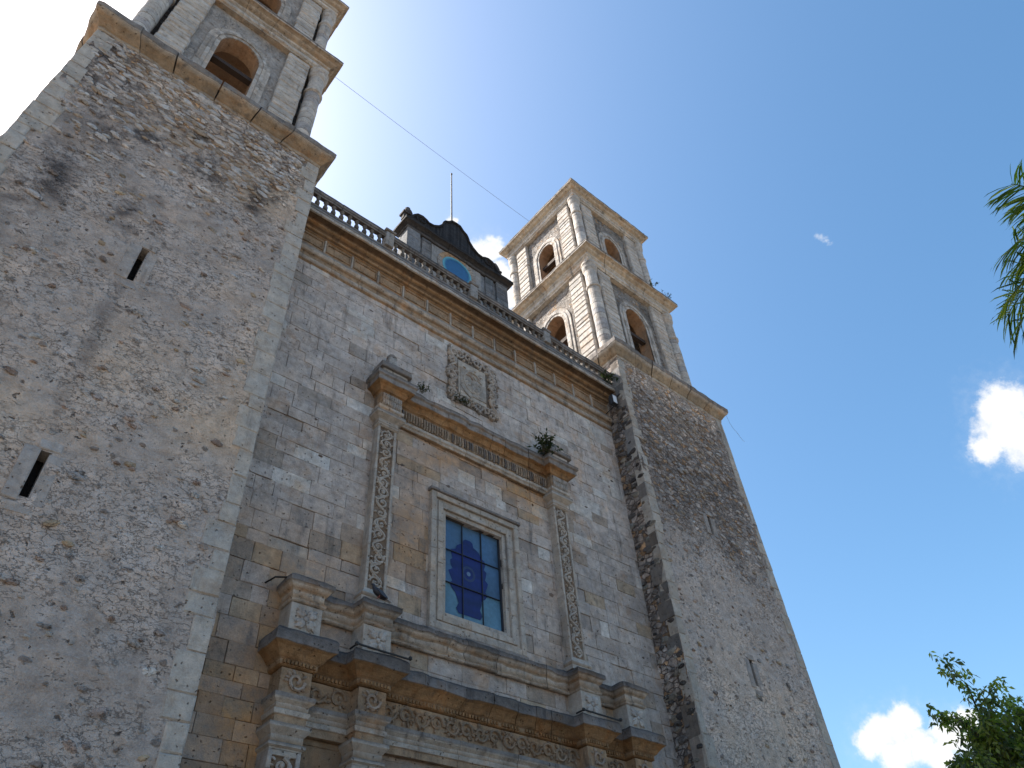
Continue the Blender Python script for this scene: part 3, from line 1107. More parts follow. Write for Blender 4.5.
def belfry_tier(side, tier):
    cx, cy = TCX[side], TCY
    if tier == 1:
        W, NU, z0, za, zc, tip = 2.92, 2.46, 23.95, 31.0, 32.15, 3.60
        hw, zs = .75, 28.55
        rise = 1.0
        cr, ca = .31, 2.93
    else:
        W, NU, z0, za, zc, tip = 2.66, 2.26, 32.16, 37.85, 38.9, 3.32
        hw, zs = .62, 35.45
        rise = .78
        cr, ca = .27, 2.68
    th = .62
    wallc = (.38, .345, .315, .22) if side == 'l' else (.34, .305, .275, .5)
    b = MB()
    arc = [(hw * math.cos(t), zs + rise * math.sin(t)) for t in np.linspace(math.pi, 0, 15)]
    for k in range(4):
        S = side_map(cx, cy, k)

        def strip(o, flip):
            cols = []
            us = [-NU + (NU - hw) * i / 5 for i in range(6)]
            zs_ = np.linspace(z0, za + .2, 22)
            for sgn in (-1, 1):
                vs, cs, fs = [], [], []
                for z in zs_:
                    for u in us:
                        dd = 0 if flip else .03 * (float(fbm((u * 3 * sgn + cx, k * 9.1, z * 3), 2)) - .5)
                        vs.append(S(u * -sgn, o + dd, z))
                        t = (.55 if side == 'l' else .25) + (.8 if side == 'l' else 1.3) * float(fbm((u * sgn * 2.2 + cx, k * 5.7, z * 2.2), 3))
                        cs.append((wallc[0] * t, wallc[1] * t, wallc[2] * t, wallc[3]))
                n = 6
                for i in range(len(zs_) - 1):
                    for j in range(5):
                        f = (i * n + j, i * n + j + 1, (i + 1) * n + j + 1, (i + 1) * n + j)
                        fs.append(f if (sgn < 0) != flip else f[::-1])
                b.add(vs, fs, cs)
            vs, cs, fs = [], [], []
            m_ = len(arc)
            for (u, z) in arc:
                vs.append(S(u, o, z))
                vs.append(S(u, o, za + .2))
                cs += [wallc, wallc]
            for i in range(m_ - 1):
                f = (2 * i, 2 * i + 2, 2 * i + 3, 2 * i + 1)
                fs.append(f[::-1] if flip else f)
            b.add(vs, fs, cs)
        strip(W, False)
        strip(W - th, True)
        # chamfered corner behind the free column
        p0, p1 = S(NU, W, z0), S(NU, W, za + .2)
        S2 = side_map(cx, cy, (k + 1) % 4)
        p2, p3 = S2(-NU, W, z0), S2(-NU, W, za + .2)
        mid0 = S(NU, NU, z0)
        mid1 = S(NU, NU, za + .2)
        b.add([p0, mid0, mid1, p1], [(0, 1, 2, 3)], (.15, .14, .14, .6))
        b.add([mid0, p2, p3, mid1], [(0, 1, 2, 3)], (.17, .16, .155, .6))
    root = b.build('belfry_tier', RUBBLE, church)
    # reveals and vault inside, warm limewash
    v = MB()
    warm = (.34, .215, .135)
    for k in range(4):
        S = side_map(cx, cy, k)
        path = [(-hw, z0)] + arc + [(hw, z0)]
        vs, fs = [], []
        for (u, z) in path:
            vs.append(S(u, W + .02, z))
            vs.append(S(u, W - th, z))
        for i in range(len(path) - 1):
            fs.append((2 * i, 2 * i + 1, 2 * i + 3, 2 * i + 2))
        v.add(vs, fs, [cj(warm, .15) for _ in vs])
    wi = W - th
    v.add([(cx - wi, cy - wi, za - .3), (cx + wi, cy - wi, za - .3), (cx + wi, cy + wi, za - .3), (cx - wi, cy + wi, za - .3)], [(0, 3, 2, 1)], (.32, .20, .125))
    v.add([(cx - wi, cy - wi, z0 + .02), (cx + wi, cy - wi, z0 + .02), (cx + wi, cy + wi, z0 + .02), (cx - wi, cy + wi, z0 + .02)], [(0, 1, 2, 3)], (.3, .26, .22))
    v.build('vault', STONE, root)
    # tie beams just inside the openings
    for k in (0, 1, 2, 3):
        tb = MB()
        S = side_map(cx, cy, k)
        zb = z0 + (3.75 if tier == 1 else 2.6)
        tb.box(-hw - .1, hw + .1, W - .42, W - .2, zb, zb + .22, (.05, .035, .028), .0, .012, T=S)
        tb.build('tie_beam', WOOD, root)
    # stepped archivolt and jambs
    for k in range(4):
        S = side_map(cx, cy, k)
        a = MB()
        full = [(-1, z0 + (zs - z0) * i / 9, 0) for i in range(9)] + [(0, t, 1) for t in np.linspace(math.pi, 0, 17)] + [(1, zs - (zs - z0) * (i + 1) / 9, 0) for i in range(9)]

        def off(p, r):
            s, t, isarc = p
            if isarc:
                return ((hw + r) * math.cos(t), zs + (rise + r) * math.sin(t))
            return (s * (hw + r), t)
        bands = [(0.0, .15, .05), (.155, .28, .09), (.285, .46, .05)]
        for (r0, r1, pr) in bands:
            for i in range(len(full) - 1):
                A, B = full[i], full[i + 1]
                q = [off(A, r0), off(B, r0), off(B, r1), off(A, r1)]
                g_ = .004
                col = cj(RS.choice([WHITE, (.42, .38, .34), (.33, .295, .26)]), .08)
                jo = RS.uniform(-.008, .008)
                vs = [S(u, W + pr + jo, z) for u, z in q] + [S(u, W - .02, z) for u, z in q]
                a.add(vs, [(0, 1, 2, 3)[::-1], (0, 3, 7, 4), (1, 0, 4, 5), (2, 1, 5, 6), (3, 2, 6, 7)], col)
        a.build('archivolt', BELFRY, root)
    # pilasters
    for k in range(4):
        S = side_map(cx, cy, k)
        for s in (-1, 1):
            p = MB()
            u0, u1 = (1.56, NU + .01) if tier == 1 else (1.40, NU + .01)
            z = z0
            while z < za:
                h = RS.uniform(.26, .44)
                z1 = min(z + h, za)
                if za - z1 < .12:
                    z1 = za
                dark = z < z0 + .0
                c = cj(WHITE if RS.random() < .9 else (.38, .345, .31), .07)
                o_ = W + .20 + RS.uniform(-.010, .010)
                j0, j1 = RS.uniform(-.03, .012), RS.uniform(-.008, .012)
                T = (lambda S_: (lambda x, y, zz: S_(x, -y, zz)))(S)
                p.box(s * u0 + j0 if s > 0 else s * u1 - j1, s * u1 + j1 if s > 0 else s * u0 - j0, -o_, -(W - .12), z + .003, z1 - .003, c, .05, .012, T=T)
                z = z1
            p.build('pilaster', BELFRY, root)
    # corner columns
    for sx in (-1, 1):
        for sy in (-1, 1):
            c = MB()
            pr = []
            L = za - z0
            w, pl = WHITE, (.42, .38, .34)
            pr += [(cr * 1.28, z0, pl), (cr * 1.28, z0 + .10, pl), (cr * 1.15, z0 + .14, w), (cr * 1.18, z0 + .2, w), (cr * 1.03, z0 + .26, w)]
            zr = z0 + .72 * L
            z = z0 + .3
            while z < zr - .1:
                h = RS.uniform(.36, .5)
                zz = min(z + h, zr - .02)
                cc = cj(w if RS.random() < .8 else (.34, .32, .31), .10)
                q = RS.uniform(.975, 1.02)
                pr += [(cr * .955, z, (.16, .15, .145)), (cr * q, z + .018, cc), (cr * q, zz - .018, cc), (cr * .955, zz, (.16, .15, .145))]
                z = zz
            pr += [(cr * 1.0, zr, pl), (cr * 1.20, zr + .04, w), (cr * 1.22, zr + .13, w), (cr * 1.02, zr + .18, pl), (cr * 1.0, zr + .24, w), (cr * .98, za - .62, w),
                   (cr * 1.05, za - .58, pl), (cr * 1.24, za - .42, w), (cr * 1.26, za - .34, w), (cr * 1.12, za - .30, pl), (cr * 1.22, za - .18, w), (cr * 1.34, za - .12, w), (cr * 1.34, za, pl)]
            c.lathe(cx + sx * ca, cy + sy * ca, pr, 22)
            c.build('column', BELFRY, root, False)
    # entablature
    e = MB()
    hh = ca + .22
    t = tip - hh
    sq = [(cx - hh, cy - hh), (cx + hh, cy - hh), (cx + hh, cy + hh), (cx - hh, cy + hh)]
    d = zc - za
    o_, t_ = ((.28, .21, .145), (.36, .30, .24)) if side == 'l' else ((.40, .315, .225), (.46, .40, .33))
    fl = (.44, .41, .375)
    pr = [(0, za + .01, t_), (.0, za + .1 * d, t_), (.06, za + .14 * d, fl), (.08, za + .18 * d, fl), (.08, za + .25 * d, fl), (.02, za + .29 * d, o_), (.02, za + .50 * d, t_),
          (.07, za + .53 * d, fl), (.07, za + .57 * d, fl), (.10, za + .60 * d, o_), (.16, za + .66 * d, o_), (.24, za + .72 * d, t_), (.26, za + .75 * d, t_), (t - .03, za + .79 * d, o_), (t, za + .81 * d, fl), (t, za + .87 * d, GREY), (t - .04, za + .90 * d, GREY), (t, za + .92 * d, GREY), (t, za + .97 * d, GREY), (t - .1, za + 1.0 * d, DARK)]
    e.stone_mould(sq, pr, True, 1.25, back=.5, jit=.014, chip=.018, cvar=.13, step=.25)
    e.box(cx - hh + .03, cx + hh - .03, cy - hh + .03, cy + hh - .03, za + .2, zc - .01, GREY)
    if tier == 2:
        for sx in (-1, 1):
            for sy in (-1, 1):
                e.box(cx + sx * (tip - .22) - .1, cx + sx * (tip - .22) + .1, cy + sy * (tip - .22) - .1, cy + sy * (tip - .22) + .1, zc, zc + .28, DARK, 0, .02)
    e.build('entablature', MOULD, root)
    if tier == 2:
        r = MB()
        r.lathe(cx, cy, [(2.4 * math.cos(t), zc - .15 + 1.4 * math.sin(t), (.25, .24, .23)) for t in np.linspace(0, 1.45, 9)], 24)
        r.build('roof_dome', RUBBLE, root)
    return root


for side in ('l', 'r'):
    tower_shaft(side)
    belfry_tier(side, 1)
    belfry_tier(side, 2)


# --------------------------------------------------------------------------- carving helpers
def scroll_panel(b, x0, x1, z0, z1, y, col, unit=None, r=.022):
    """running vine: S stem with curls and leaves, carved in relief on plane y"""
    w = x1 - x0
    cx = (x0 + x1) / 2
    unit = (unit or w * 1.05) * .8
    n = max(1, int(round((z1 - z0) / unit)))
    u = (z1 - z0) / n
    stem = []
    for i in range(n * 8 + 1):
        t = i / 8
        stem.append((cx + .36 * w * math.sin(math.pi * t), y - r * .4, z0 + t * u))
    b.tube(stem, r, 5, col)
    for i in range(n):
        s = (1 if i % 2 else -1)
        c = (cx + RS.uniform(-.08, .08) * w, z0 + (i + .5 + RS.uniform(-.08, .08)) * u)
        R = min(w, u * 1.15) * RS.uniform(.34, .44)
        sp = []
        for t in np.linspace(0, 1, 13):
            a = t * 7.2
            q = R * (1 - .78 * t)
            sp.append((c[0] + s * q * math.cos(a + i * 1.3), y - r * .5, c[1] + q * math.sin(a + i * 1.3)))
        b.tube(sp, r * .95, 5, cj(col, .1))
        b.blob((c[0], y - r * .6, c[1]), R * .30, r * 1.3, R * .30, cj(col, .12), .2, 6, 4)
        for j in range(8):
            a = RS.uniform(0, 6.28)
            b.blob((c[0] + R * 1.25 * math.cos(a), y - r * .2, c[1] + R * 1.2 * math.sin(a)), R * .34, r, R * .16, cj(col, .15), .25, 6, 4, a)


def rosette(b, cx, cz, R, y, col):
    """four leaf motif on a pedestal die"""
    for k in range(4):
        a = math.pi / 4 + k * math.pi / 2
        for off_, q in ((-.32, .8), (0, 1.0), (.32, .8)):
            aa = a + off_
            b.blob((cx + .58 * R * q * math.cos(aa), y - .012, cz + .58 * R * q * math.sin(aa)), R * .42 * q, .05, R * .19, cj(col, .12), .15, 7, 4, aa)
    b.blob((cx, y - .02, cz), R * .2, .04, R * .2, cj(col), .1, 7, 4)


def carved_frieze(b, x0, x1, z0, z1, y, col):
    """row of foliage curls"""
    h = z1 - z0
    n = max(1, int(round((x1 - x0) / (h * .92))))
    u = (x1 - x0) / n
    for i in range(n):
        c = (x0 + (i + .5) * u, (z0 + z1) / 2)
        s = 1 if i % 2 else -1
        R = h * .42
        sp = []
        for t in np.linspace(0, 1, 13):
            a = t * 7.5
            sp.append((c[0] + R * (1 - .8 * t) * math.cos(a), y - .03, c[1] + s * R * (1 - .8 * t) * math.sin(a)))
        b.tube(sp, .035, 5, cj(col, .15))
        for j in range(7):
            a = RS.uniform(0, 6.28)
            b.blob((c[0] + R * 1.1 * math.cos(a), y - .02, c[1] + R * .9 * math.sin(a)), R * .3, .04, R * .16, cj(col, .2), .3, 6, 4, a)


# --------------------------------------------------------------------------- choir window
def choir_window():
    x0, x1, z0, z1 = WIN
    b = MB()
    prof_in, prof_out = 0.0, .50
    # frame stones: inner fillet recessed, outer fillet proud
    rings = [(.0, .13, D - .02), (.13, .30, D - .09), (.30, .40, D - .06), (.40, .56, D - .14)]
    for (r0, r1, y) in rings:
        a0, a1, c0, c1 = x0 - r0, x1 + r0, z0 - r0, z1 + r0
        e0, e1, f0, f1 = x0 - r1, x1 + r1, z0 - r1, z1 + r1
        zz = f0
        while zz < f1 - .05:
            zn = min(zz + RS.uniform(.6, .95), f1)
            if f1 - zn < .3:
                zn = f1
            for s in (0, 1):
                xa, xb = (e0, a0) if s == 0 else (a1, e1)
                b.box(xa, xb, y, D + .35 if r0 == 0 else D + .05, zz + .003, zn - .003, cj(PALE, .08), .012, .004)
            zz = zn
        xx = a0
        while xx < a1 - .05:
            xn = min(xx + RS.uniform(.6, 1.0), a1)
            if a1 - xn < .3:
                xn = a1
            b.box(xx + .003, xn - .003, y + .001, D + .35 if r0 == 0 else D + .05, c1, f1, cj(PALE, .08), .012, .004)
            b.box(xx + .003, xn - .003, y + .001, D + .35 if r0 == 0 else D + .05, f0, c0, cj(PALE, .08), .012, .004)
            xx = xn
    # crowning and sill fillets
    b.box(x0 - .62, x1 + .62, D - .20, D + .02, z1 + .561, z1 + .66, (.20, .18, .17), .02, .015)
    b.box(x0 - .60, x1 + .60, D - .16, D + .02, z0 - .66, z0 - .561, (.24, .21, .19), .02, .015)
    root = b.build('choir_window', STONE, church)
    g = MB()
    yg = D + .16
    nx, nz = 3, 3
    gw, gh = (x1 - x0) / nx, (z1 - z0) / nz
    for i in range(nx):
        for j in range(nz):
            base = (.055, .115, .205) if j else (.085, .175, .245)
            cols = [cj(base, .4) for _ in range(4)]
            yy = [yg + RS.uniform(-.012, .012) for _ in range(4)]
            xa, xb, za, zb = x0 + i * gw, x0 + (i + 1) * gw, z0 + j * gh, z0 + (j + 1) * gh
            g.add([(xa, yy[0], za), (xb, yy[1], za), (xb, yy[2], zb), (xa, yy[3], zb)], [(0, 1, 2, 3)], cols)
    gl = g.build('glazing', GLASS, root)
    bars = MB()
    for i in range(1, nx):
        bars.box(x0 + i * gw - .009, x0 + i * gw + .009, yg - .045, yg - .012, z0, z1, (.035, .04, .05))
    for j in range(1, nz):
        bars.box(x0, x1, yg - .052, yg - .014, z0 + j * gh - .009, z0 + j * gh + .009, (.035, .04, .05))
    bars.box(x1 - .045, x1 - .001, yg - .06, yg - .01, z0, z1, (.035, .04, .05))
    bars.build('lead_bars', IRON, root)
    # dark blue figure in the glass
    cx = (x0 + x1) / 2 - .12
    prof = [(.36, .06), (.43, .14), (.36, .24), (.40, .34), (.44, .42), (.56, .48), (.62, .56), (.55, .62), (.60, .70), (.66, .80), (.55, .86), (.60, .93), (.62, 1.02),
            (.52, 1.06), (.58, 1.14), (.56, 1.24), (.42, 1.28), (.40, 1.36), (.30, 1.40), (.20, 1.44), (.17, 1.52), (.08, 1.55)]
    k = 2.48 / 1.6
    f = MB()
    L = [(cx - x * 1.02 + RS.uniform(-.02, .02), yg - .016, z0 + .12 + z * k) for x, z in prof]
    Rr = [(cx + x * 1.02 + RS.uniform(-.02, .02), yg - .016, z0 + .12 + z * k) for x, z in prof]
    n = len(prof)
    f.add(L + Rr, [(i, n + i, n + i + 1, i + 1) for i in range(n - 1)], [cj((.005, .008, .085), .3) for _ in range(2 * n)])
    # sunburst ring and host
    hz = z0 + .12 + .86 * k
    for r0, r1, c in ((.0, .065, (.10, .15, .24)), (.16, .23, (.022, .032, .085))):
        N = 24
        vs = [(cx + r * math.cos(2 * math.pi * i / N), yg - .0185, hz + r * math.sin(2 * math.pi * i / N)) for r in (max(r0, 1e-4), r1) for i in range(N)]
        f.add(vs, [(i, (i + 1) % N, N + (i + 1) % N, N + i) for i in range(N)], c)
    f.build('stained_figure', GLASS, gl)
    s = MB()
    s.box(x0 - .1, x1 + .1, D + .40, D + .45, z0 - .2, z1 + .2, (.015, .015, .017))
    s.build('dark_interior', PLAIN, root)


choir_window()


# --------------------------------------------------------------------------- portal
PX_IN, PX_OUT = 3.30, 5.04          # pier offsets from the centre line
IN = [XC - PX_IN, XC + PX_IN]
OUTP = [XC - PX_OUT, XC + PX_OUT]
portal = empty('portal', (XC, D, GZ))
attach(portal, church)


def broken_path(piers, hwid, y_wall, y_pier, x0, x1):
    """plan line along the wall that steps forward round each pier"""
    pts = [(x0, y_wall)]
    for c in piers:
        pts += [(c - hwid, y_wall), (c - hwid, y_pier), (c + hwid, y_pier), (c + hwid, y_wall)]
    pts.append((x1, y_wall))
    return pts


def upper_pilaster(c):
    b = MB()
    # moulded foot
    foot = [(.12, 8.60, PALE), (.12, 8.72, PALE), (.06, 8.76, TAN), (.09, 8.84, PALE), (.03, 8.92, PALE), (.0, 9.0, PALE)]
    plan = [(c - .30, D), (c - .30, D - .27), (c + .30, D - .27), (c + .30, D)]
    b.stone_mould(plan, foot, False, 1, back=.08, jit=.004, chip=.008)
    # shaft in drums, border and sunk panel
    z = 9.0
    while z < 14.0:
        h = RS.uniform(.5, .8)
        z1 = min(z + h, 14.0)
        if 14.0 - z1 < .2:
            z1 = 14.0
        cc = cj(PALE, .08)
        b.box(c - .30, c - .225, D - .27, D + .02, z + .002, z1 - .002, cc, .01, .003)
        b.box(c + .225, c + .30, D - .27, D + .02, z + .002, z1 - .002, cc, .01, .003)
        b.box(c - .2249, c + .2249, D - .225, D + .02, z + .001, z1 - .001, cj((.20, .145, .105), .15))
        z = z1
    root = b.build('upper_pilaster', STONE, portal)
    v = MB()
    scroll_panel(v, c - .215, c + .215, 9.05, 13.95, D - .232, (.38, .335, .29), unit=.42, r=.034)
    v.build('vine_carving', STONE, root)
    k = MB()
    cap = [(.0, 14.0, PALE), (.05, 14.04, PALE), (.05, 14.12, TAN), (.02, 14.15, PALE), (.03, 14.25, PALE), (.12, 14.33, PALE), (.17, 14.37, PALE), (.17, 14.47, GREY), (.12, 14.5, PALE)]
    k.stone_mould(plan, cap, False, 1, back=.2, jit=.004, chip=.008)
    k.build('capital', STONE, root)
    return root


for c in IN:
    upper_pilaster(c)


def upper_entablature():
    y_w, y_p = D - .12, D - .36
    x0, x1 = IN[0] - .36, IN[1] + .36
    path = [(x0, D), (x0, y_p), (IN[0] + .36, y_p), (IN[0] + .36, y_w), (IN[1] - .36, y_w), (IN[1] - .36, y_p), (x1, y_p), (x1, D)]
    b = MB()
    arch = [(.0, 14.48, TAN), (.0, 14.56, PALE), (.05, 14.6, PALE), (.06, 14.68, PALE), (.0, 14.72, TAN), (.0, 15.16, TAN), (.05, 15.2, OCHRE)]
    b.stone_mould(path, arch, False, 1.0, back=.1, jit=.006, chip=.01, cvar=.12)
    corn = [(.0, 15.21, OCHRE), (.06, 15.23, OCHRE), (.10, 15.3, OCHRE), (.15, 15.36, OCHRE), (.24, 15.40, OCHRE), (.27, 15.42, GREY), (.27, 15.58, GREY), (.33, 15.62, GREY), (.33, 15.74, (.12, .108, .10)), (.2, 15.82, DARK), (.0, 15.86, DARK)]
    b.stone_mould(path, corn, False, .85, back=.1, jit=.014, chip=.028, cvar=.2, step=.11, gap=.009)
    # fluted frieze
    f = b
    def flutes(xa, xb, y):
        n = int((xb - xa) / .095)
        for i in range(n):
            x = xa + (xb - xa) * (i + .5) / n
            if RS.random() < .06:
                continue
            hgt = RS.uniform(.30, .40)
            col = cj((.27, .205, .15) if RS.random() < .7 else (.15, .128, .115), .2)
            f.tube([(x, y - .015, 15.12), (x, y - .05, 15.02), (x, y - .05, 15.12 - hgt * .8), (x, y - .02, 15.12 - hgt)], .032, 5, col)
    flutes(IN[0] + .40, IN[1] - .40, y_w)
    for c in IN:
        p = b
        for r in range(2):
            for i in range(9):
                x = c - .32 + .64 * (i + .5) / 9
                col = cj((.34, .31, .28), .12)
                p.tube([(x, y_p - .01, 15.15 - .22 * r), (x, y_p - .06, 15.11 - .22 * r), (x, y_p - .05, 15.0 - .22 * r), (x, y_p - .01, 14.96 - .22 * r)], .034, 5, col)
    root = b.build('upper_entablature', MOULD, portal)
    for c in IN:
        # stepped block and broken finial above each pier
        q = MB()
        q.box(c - .42, c + .42, D - .5, D + .02, 15.84, 16.05, cj(PALE), .02, .012)
        q.box(c - .52, c + .52, D - .6, D + .02, 16.051, 16.24, cj(GREY), .03, .015)
        if c < XC:
            q.box(c - .22, c + .18, D - .42, D - .05, 16.241, 16.48, cj((.22, .2, .19)), .02, .02)
            q.box(c - .16, c + .10, D - .36, D - .08, 16.481, 16.82, cj((.26, .24, .22)), .03, .03)
            q.lathe(c - .03, D - .22, [(.15, 16.82, GREY), (.17, 16.9, GREY), (.10, 17.0, GREY)], 8, .1)
        else:
            q.box(c - .30, c + .22, D - .45, D - .02, 16.241, 16.45, cj((.2, .18, .17)), .02, .03)
            q.box(c - .24, c + .10, D - .36, D - .04, 16.451, 16.70, cj((.18, .165, .16)), .03, .03)
        q.build('pedestal_block', DARKST, root)
    return root


upper_entablature()


def coat_of_arms():
    x0, x1, z0, z1 = 10.36, 12.42, 16.72, 19.22
    b = MB()
    b.box(x0 + .44, x1 - .44, D - .036, D + .02, z0 + .42, z1 - .44, (.40, .36, .315), .01, .004)
    for (xa, xb, za, zb) in ((x0, x0 + .435, z0, z1), (x1 - .435, x1, z0, z1), (x0 + .44, x1 - .44, z0, z0 + .415), (x0 + .44, x1 - .44, z1 - .435, z1)):
        b.box(xa, xb, D - .03, D + .02, za, zb, (.15, .125, .105), .01, .004)  # border ground painted dark, recess shade put behind the foliage
    col = (.37, .328, .29)
    f = b
    w = .36
    scroll_panel(f, x0, x0 + w, z0 + .1, z1 - .1, D - .06, col, .5, .05)
    scroll_panel(f, x1 - w, x1, z0 + .1, z1 - .1, D - .06, col, .5, .05)
    carved_frieze(f, x0 + w * .7, x1 - w * .7, z1 - .44, z1, D - .05, col)
    carved_frieze(f, x0 + w * .7, x1 - w * .7, z0, z0 + .40, D - .05, col)
    for _ in range(90):
        e = RS.random()
        if e < .5:
            x, z = RS.choice([RS.uniform(x0 - .05, x0 + w), RS.uniform(x1 - w, x1 + .05)]), RS.uniform(z0, z1)
        else:
            x, z = RS.uniform(x0, x1), RS.choice([RS.uniform(z0 - .03, z0 + .42), RS.uniform(z1 - .45, z1 + .03)])
        f.blob((x, D - .045, z), RS.uniform(.05, .12), .085, RS.uniform(.03, .06), cj(col, .22), .3, 6, 4, RS.uniform(0, 3))
    root = b.build('carved_panel', STONE, portal)
    s = MB()
    # worn shield in the middle and the drapery edge
    s.box(x0 + .5, x0 + .98, D - .055, D - .03, 17.35, 18.45, (.30, .27, .238), .012, .01)
    s.box(x0 + 1.0, x1 - .46, D - .065, D - .03, 17.30, 18.02, (.31, .278, .245), .012, .01)
    s.tube([(x0 + .5, D - .06, 17.6), (x0 + .7, D - .07, 17.35), (x0 + .95, D - .06, 17.2)], .03, 5, (.3, .28, .26))
    s.tube([(x0 + .75, D - .05, 18.2), (x0 + .92, D - .06, 18.22), (x0 + 1.05, D - .05, 18.1)], .03, 5, (.3, .22, .17))
    sp = [(x0 + 1.18 + .1 * math.cos(a), D - .07, 17.66 + .1 * math.sin(a)) for a in np.linspace(0, 6.28, 14)]
    s.tube(sp, .016, 5, (.36, .34, .32))
    for _ in range(34):
        x, z = RS.uniform(x0 + .55, x1 - .55), RS.uniform(17.3, 18.6)
        s.blob((x, D - .05, z), RS.uniform(.04, .14), .035, RS.uniform(.02, .06), cj((.36, .32, .28), .18), .35, 7, 4, RS.uniform(0, 3))
    s.tube([(XC + .38 * math.cos(a), D - .06, 17.95 + .48 * math.sin(a)) for a in np.linspace(.3, 5.9, 16)], .03, 5, (.37, .33, .29))
    s.build('worn_shield', STONE, root)


coat_of_arms()


# ---- lower order: string course over pedestals, big cornice, pilasters
def lower_order():
    piers = [OUTP[0], IN[0], IN[1], OUTP[1]]
    x0, x1 = OUTP[0] - .37, OUTP[1] + .37
    # pedestals between the big cornice and the string
    y_w, y_p = D - .10, D - .52
    def path(y_w, y_p, hw):
        pts = []
        for i, c in enumerate(piers):
            if i == 0:
                pts += [(c - hw, D), (c - hw, y_p), (c + hw, y_p), (c + hw, y_w)]
            elif i == 3:
                pts += [(c - hw, y_w), (c - hw, y_p), (c + hw, y_p), (c + hw, D)]
            else:
                pts += [(c - hw, y_w), (c - hw, y_p), (c + hw, y_p), (c + hw, y_w)]
        return pts
    b = MB()
    string = [(0, 7.98, PALE), (.03, 8.0, PALE), (.05, 8.05, TAN), (.0, 8.1, TAN), (.0, 8.24, PALE), (.05, 8.28, TAN), (.10, 8.36, PALE), (.15, 8.40, (.17, .15, .138)), (.15, 8.5, (.11, .098, .092)), (.05, 8.58, DARK), (-.05, 8.62, DARK)]
    b.stone_mould(path(y_w, y_p, .37), string, False, .8, back=.06, jit=.012, chip=.028, cvar=.2, step=.11, gap=.009)
    st = b.build('string_course', MOULD, portal)
    for c in piers:
        p = MB()
        p.box(c - .36, c + .36, y_p, D + .02, 7.32, 7.975, cj(PALE, .06), .014, .006)
        rosette(p, c, 7.66, .33, y_p, (.38, .34, .305))
        p.build('pedestal_die', STONE, st)
    # big cornice
    m = MB()
    y_w, y_p = D - .16, D - .48
    corn = [(.0, 6.62, OCHRE), (.04, 6.64, OCHRE), (.04, 6.74, TAN), (.10, 6.78, OCHRE), (.16, 6.86, OCHRE), (.24, 6.94, OCHRE), (.29, 6.97, OCHRE), (.32, 6.99, (.17, .15, .138)), (.32, 7.19, (.13, .115, .108)), (.30, 7.235, DARK), (.27, 7.27, DARK), (.0, 7.33, DARK)]
    m.stone_mould(path(y_w, y_p, .37), corn, False, .7, back=.12, jit=.014, chip=.030, cvar=.2, step=.11, gap=.009)
    frz = [(.0, 6.12, TAN), (.0, 6.6, (.32, .22, .14))]
    m.stone_mould(path(y_w, y_p, .33), frz, False, 1.0, back=.12, jit=.004, chip=.008, cvar=.1)
    arc_ = [(.0, 5.56, TAN), (.0, 5.70, TAN), (.03, 5.72, PALE), (.05, 5.80, PALE), (.01, 5.83, TAN), (.01, 5.92, PALE), (.08, 5.98, PALE), (.10, 6.02, GREY), (.10, 6.09, GREY), (.02, 6.115, DARK)]
    m.stone_mould(path(y_w, y_p, .33), arc_, False, 1.0, back=.12, jit=.006, chip=.01, cvar=.12)
    # dentils
    t = m
    for i in range(len(piers)):
        c = piers[i]
        for j in range(9):
            x = c - .37 + .74 * (j + .5) / 9
            t.box(x - .026, x + .026, y_p - .085, y_p - .03, 6.66, 6.735, cj(OCHRE, .15), .006, .004)
        if i < 3:
            xa, xb = c + .42, piers[i + 1] - .42
            n = int((xb - xa) / .09)
            for j in range(n):
                x = xa + (xb - xa) * (j + .5) / n
                if RS.random() < .08:
                    continue
                t.box(x - .026, x + .026, y_w - .085, y_w - .03, 6.66, 6.735, cj(OCHRE, .2), .006, .004)
    f = m
    f.cur = 1
    for i in range(3):
        xa, xb = piers[i] + .40, piers[i + 1] - .40
        carved_frieze(f, xa, xb, 6.14, 6.60, y_w, (.25, .18, .125))
    for c in piers:
        carved_frieze(f, c - .30, c + .30, 6.14, 6.60, y_p, (.32, .255, .205))
    m.build('lower_entablature', [MOULD, STONE], portal)
    # pilasters
    for c in piers:
        p = MB()
        z = GZ
        hw = .33
        yp = D - .46
        while z < 5.1:
            h = RS.uniform(.5, .85)
            z1 = min(z + h, 5.1)
            if 5.1 - z1 < .2:
                z1 = 5.1
            cc = cj((.345, .312, .285), .08)
            p.box(c - hw, c - hw + .09, yp, D + .02, z + .002, z1 - .002, cc, .01, .004)
            p.box(c + hw - .09, c + hw, yp, D + .02, z + .002, z1 - .002, cc, .01, .004)
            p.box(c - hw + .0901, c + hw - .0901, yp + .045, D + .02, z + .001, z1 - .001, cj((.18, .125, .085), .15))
            z = z1
        p.box(c - hw + .091, c + hw - .091, yp, yp + .05, 5.0, 5.1, cj(PALE), .01, .004)
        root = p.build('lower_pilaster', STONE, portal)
        v = MB()
        scroll_panel(v, c - hw + .1, c + hw - .1, -.6, 4.98, yp + .035, (.38, .34, .305), unit=.42, r=.034)
        v.build('vine_carving', STONE, root)
        k = MB()
        plan = [(c - hw, D), (c - hw, yp), (c + hw, yp), (c + hw, D)]
        k.stone_mould(plan, [(.0, 5.1, PALE), (.0, 5.13, PALE), (.05, 5.16, PALE), (.05, 5.21, GREY), (.0, 5.24, TAN), (.0, 5.36, PALE), (.05, 5.42, PALE), (.10, 5.48, PALE), (.10, 5.55, GREY)], False, 1.0, back=.2, jit=.003, chip=.008)
        k.build('capital', STONE, root)
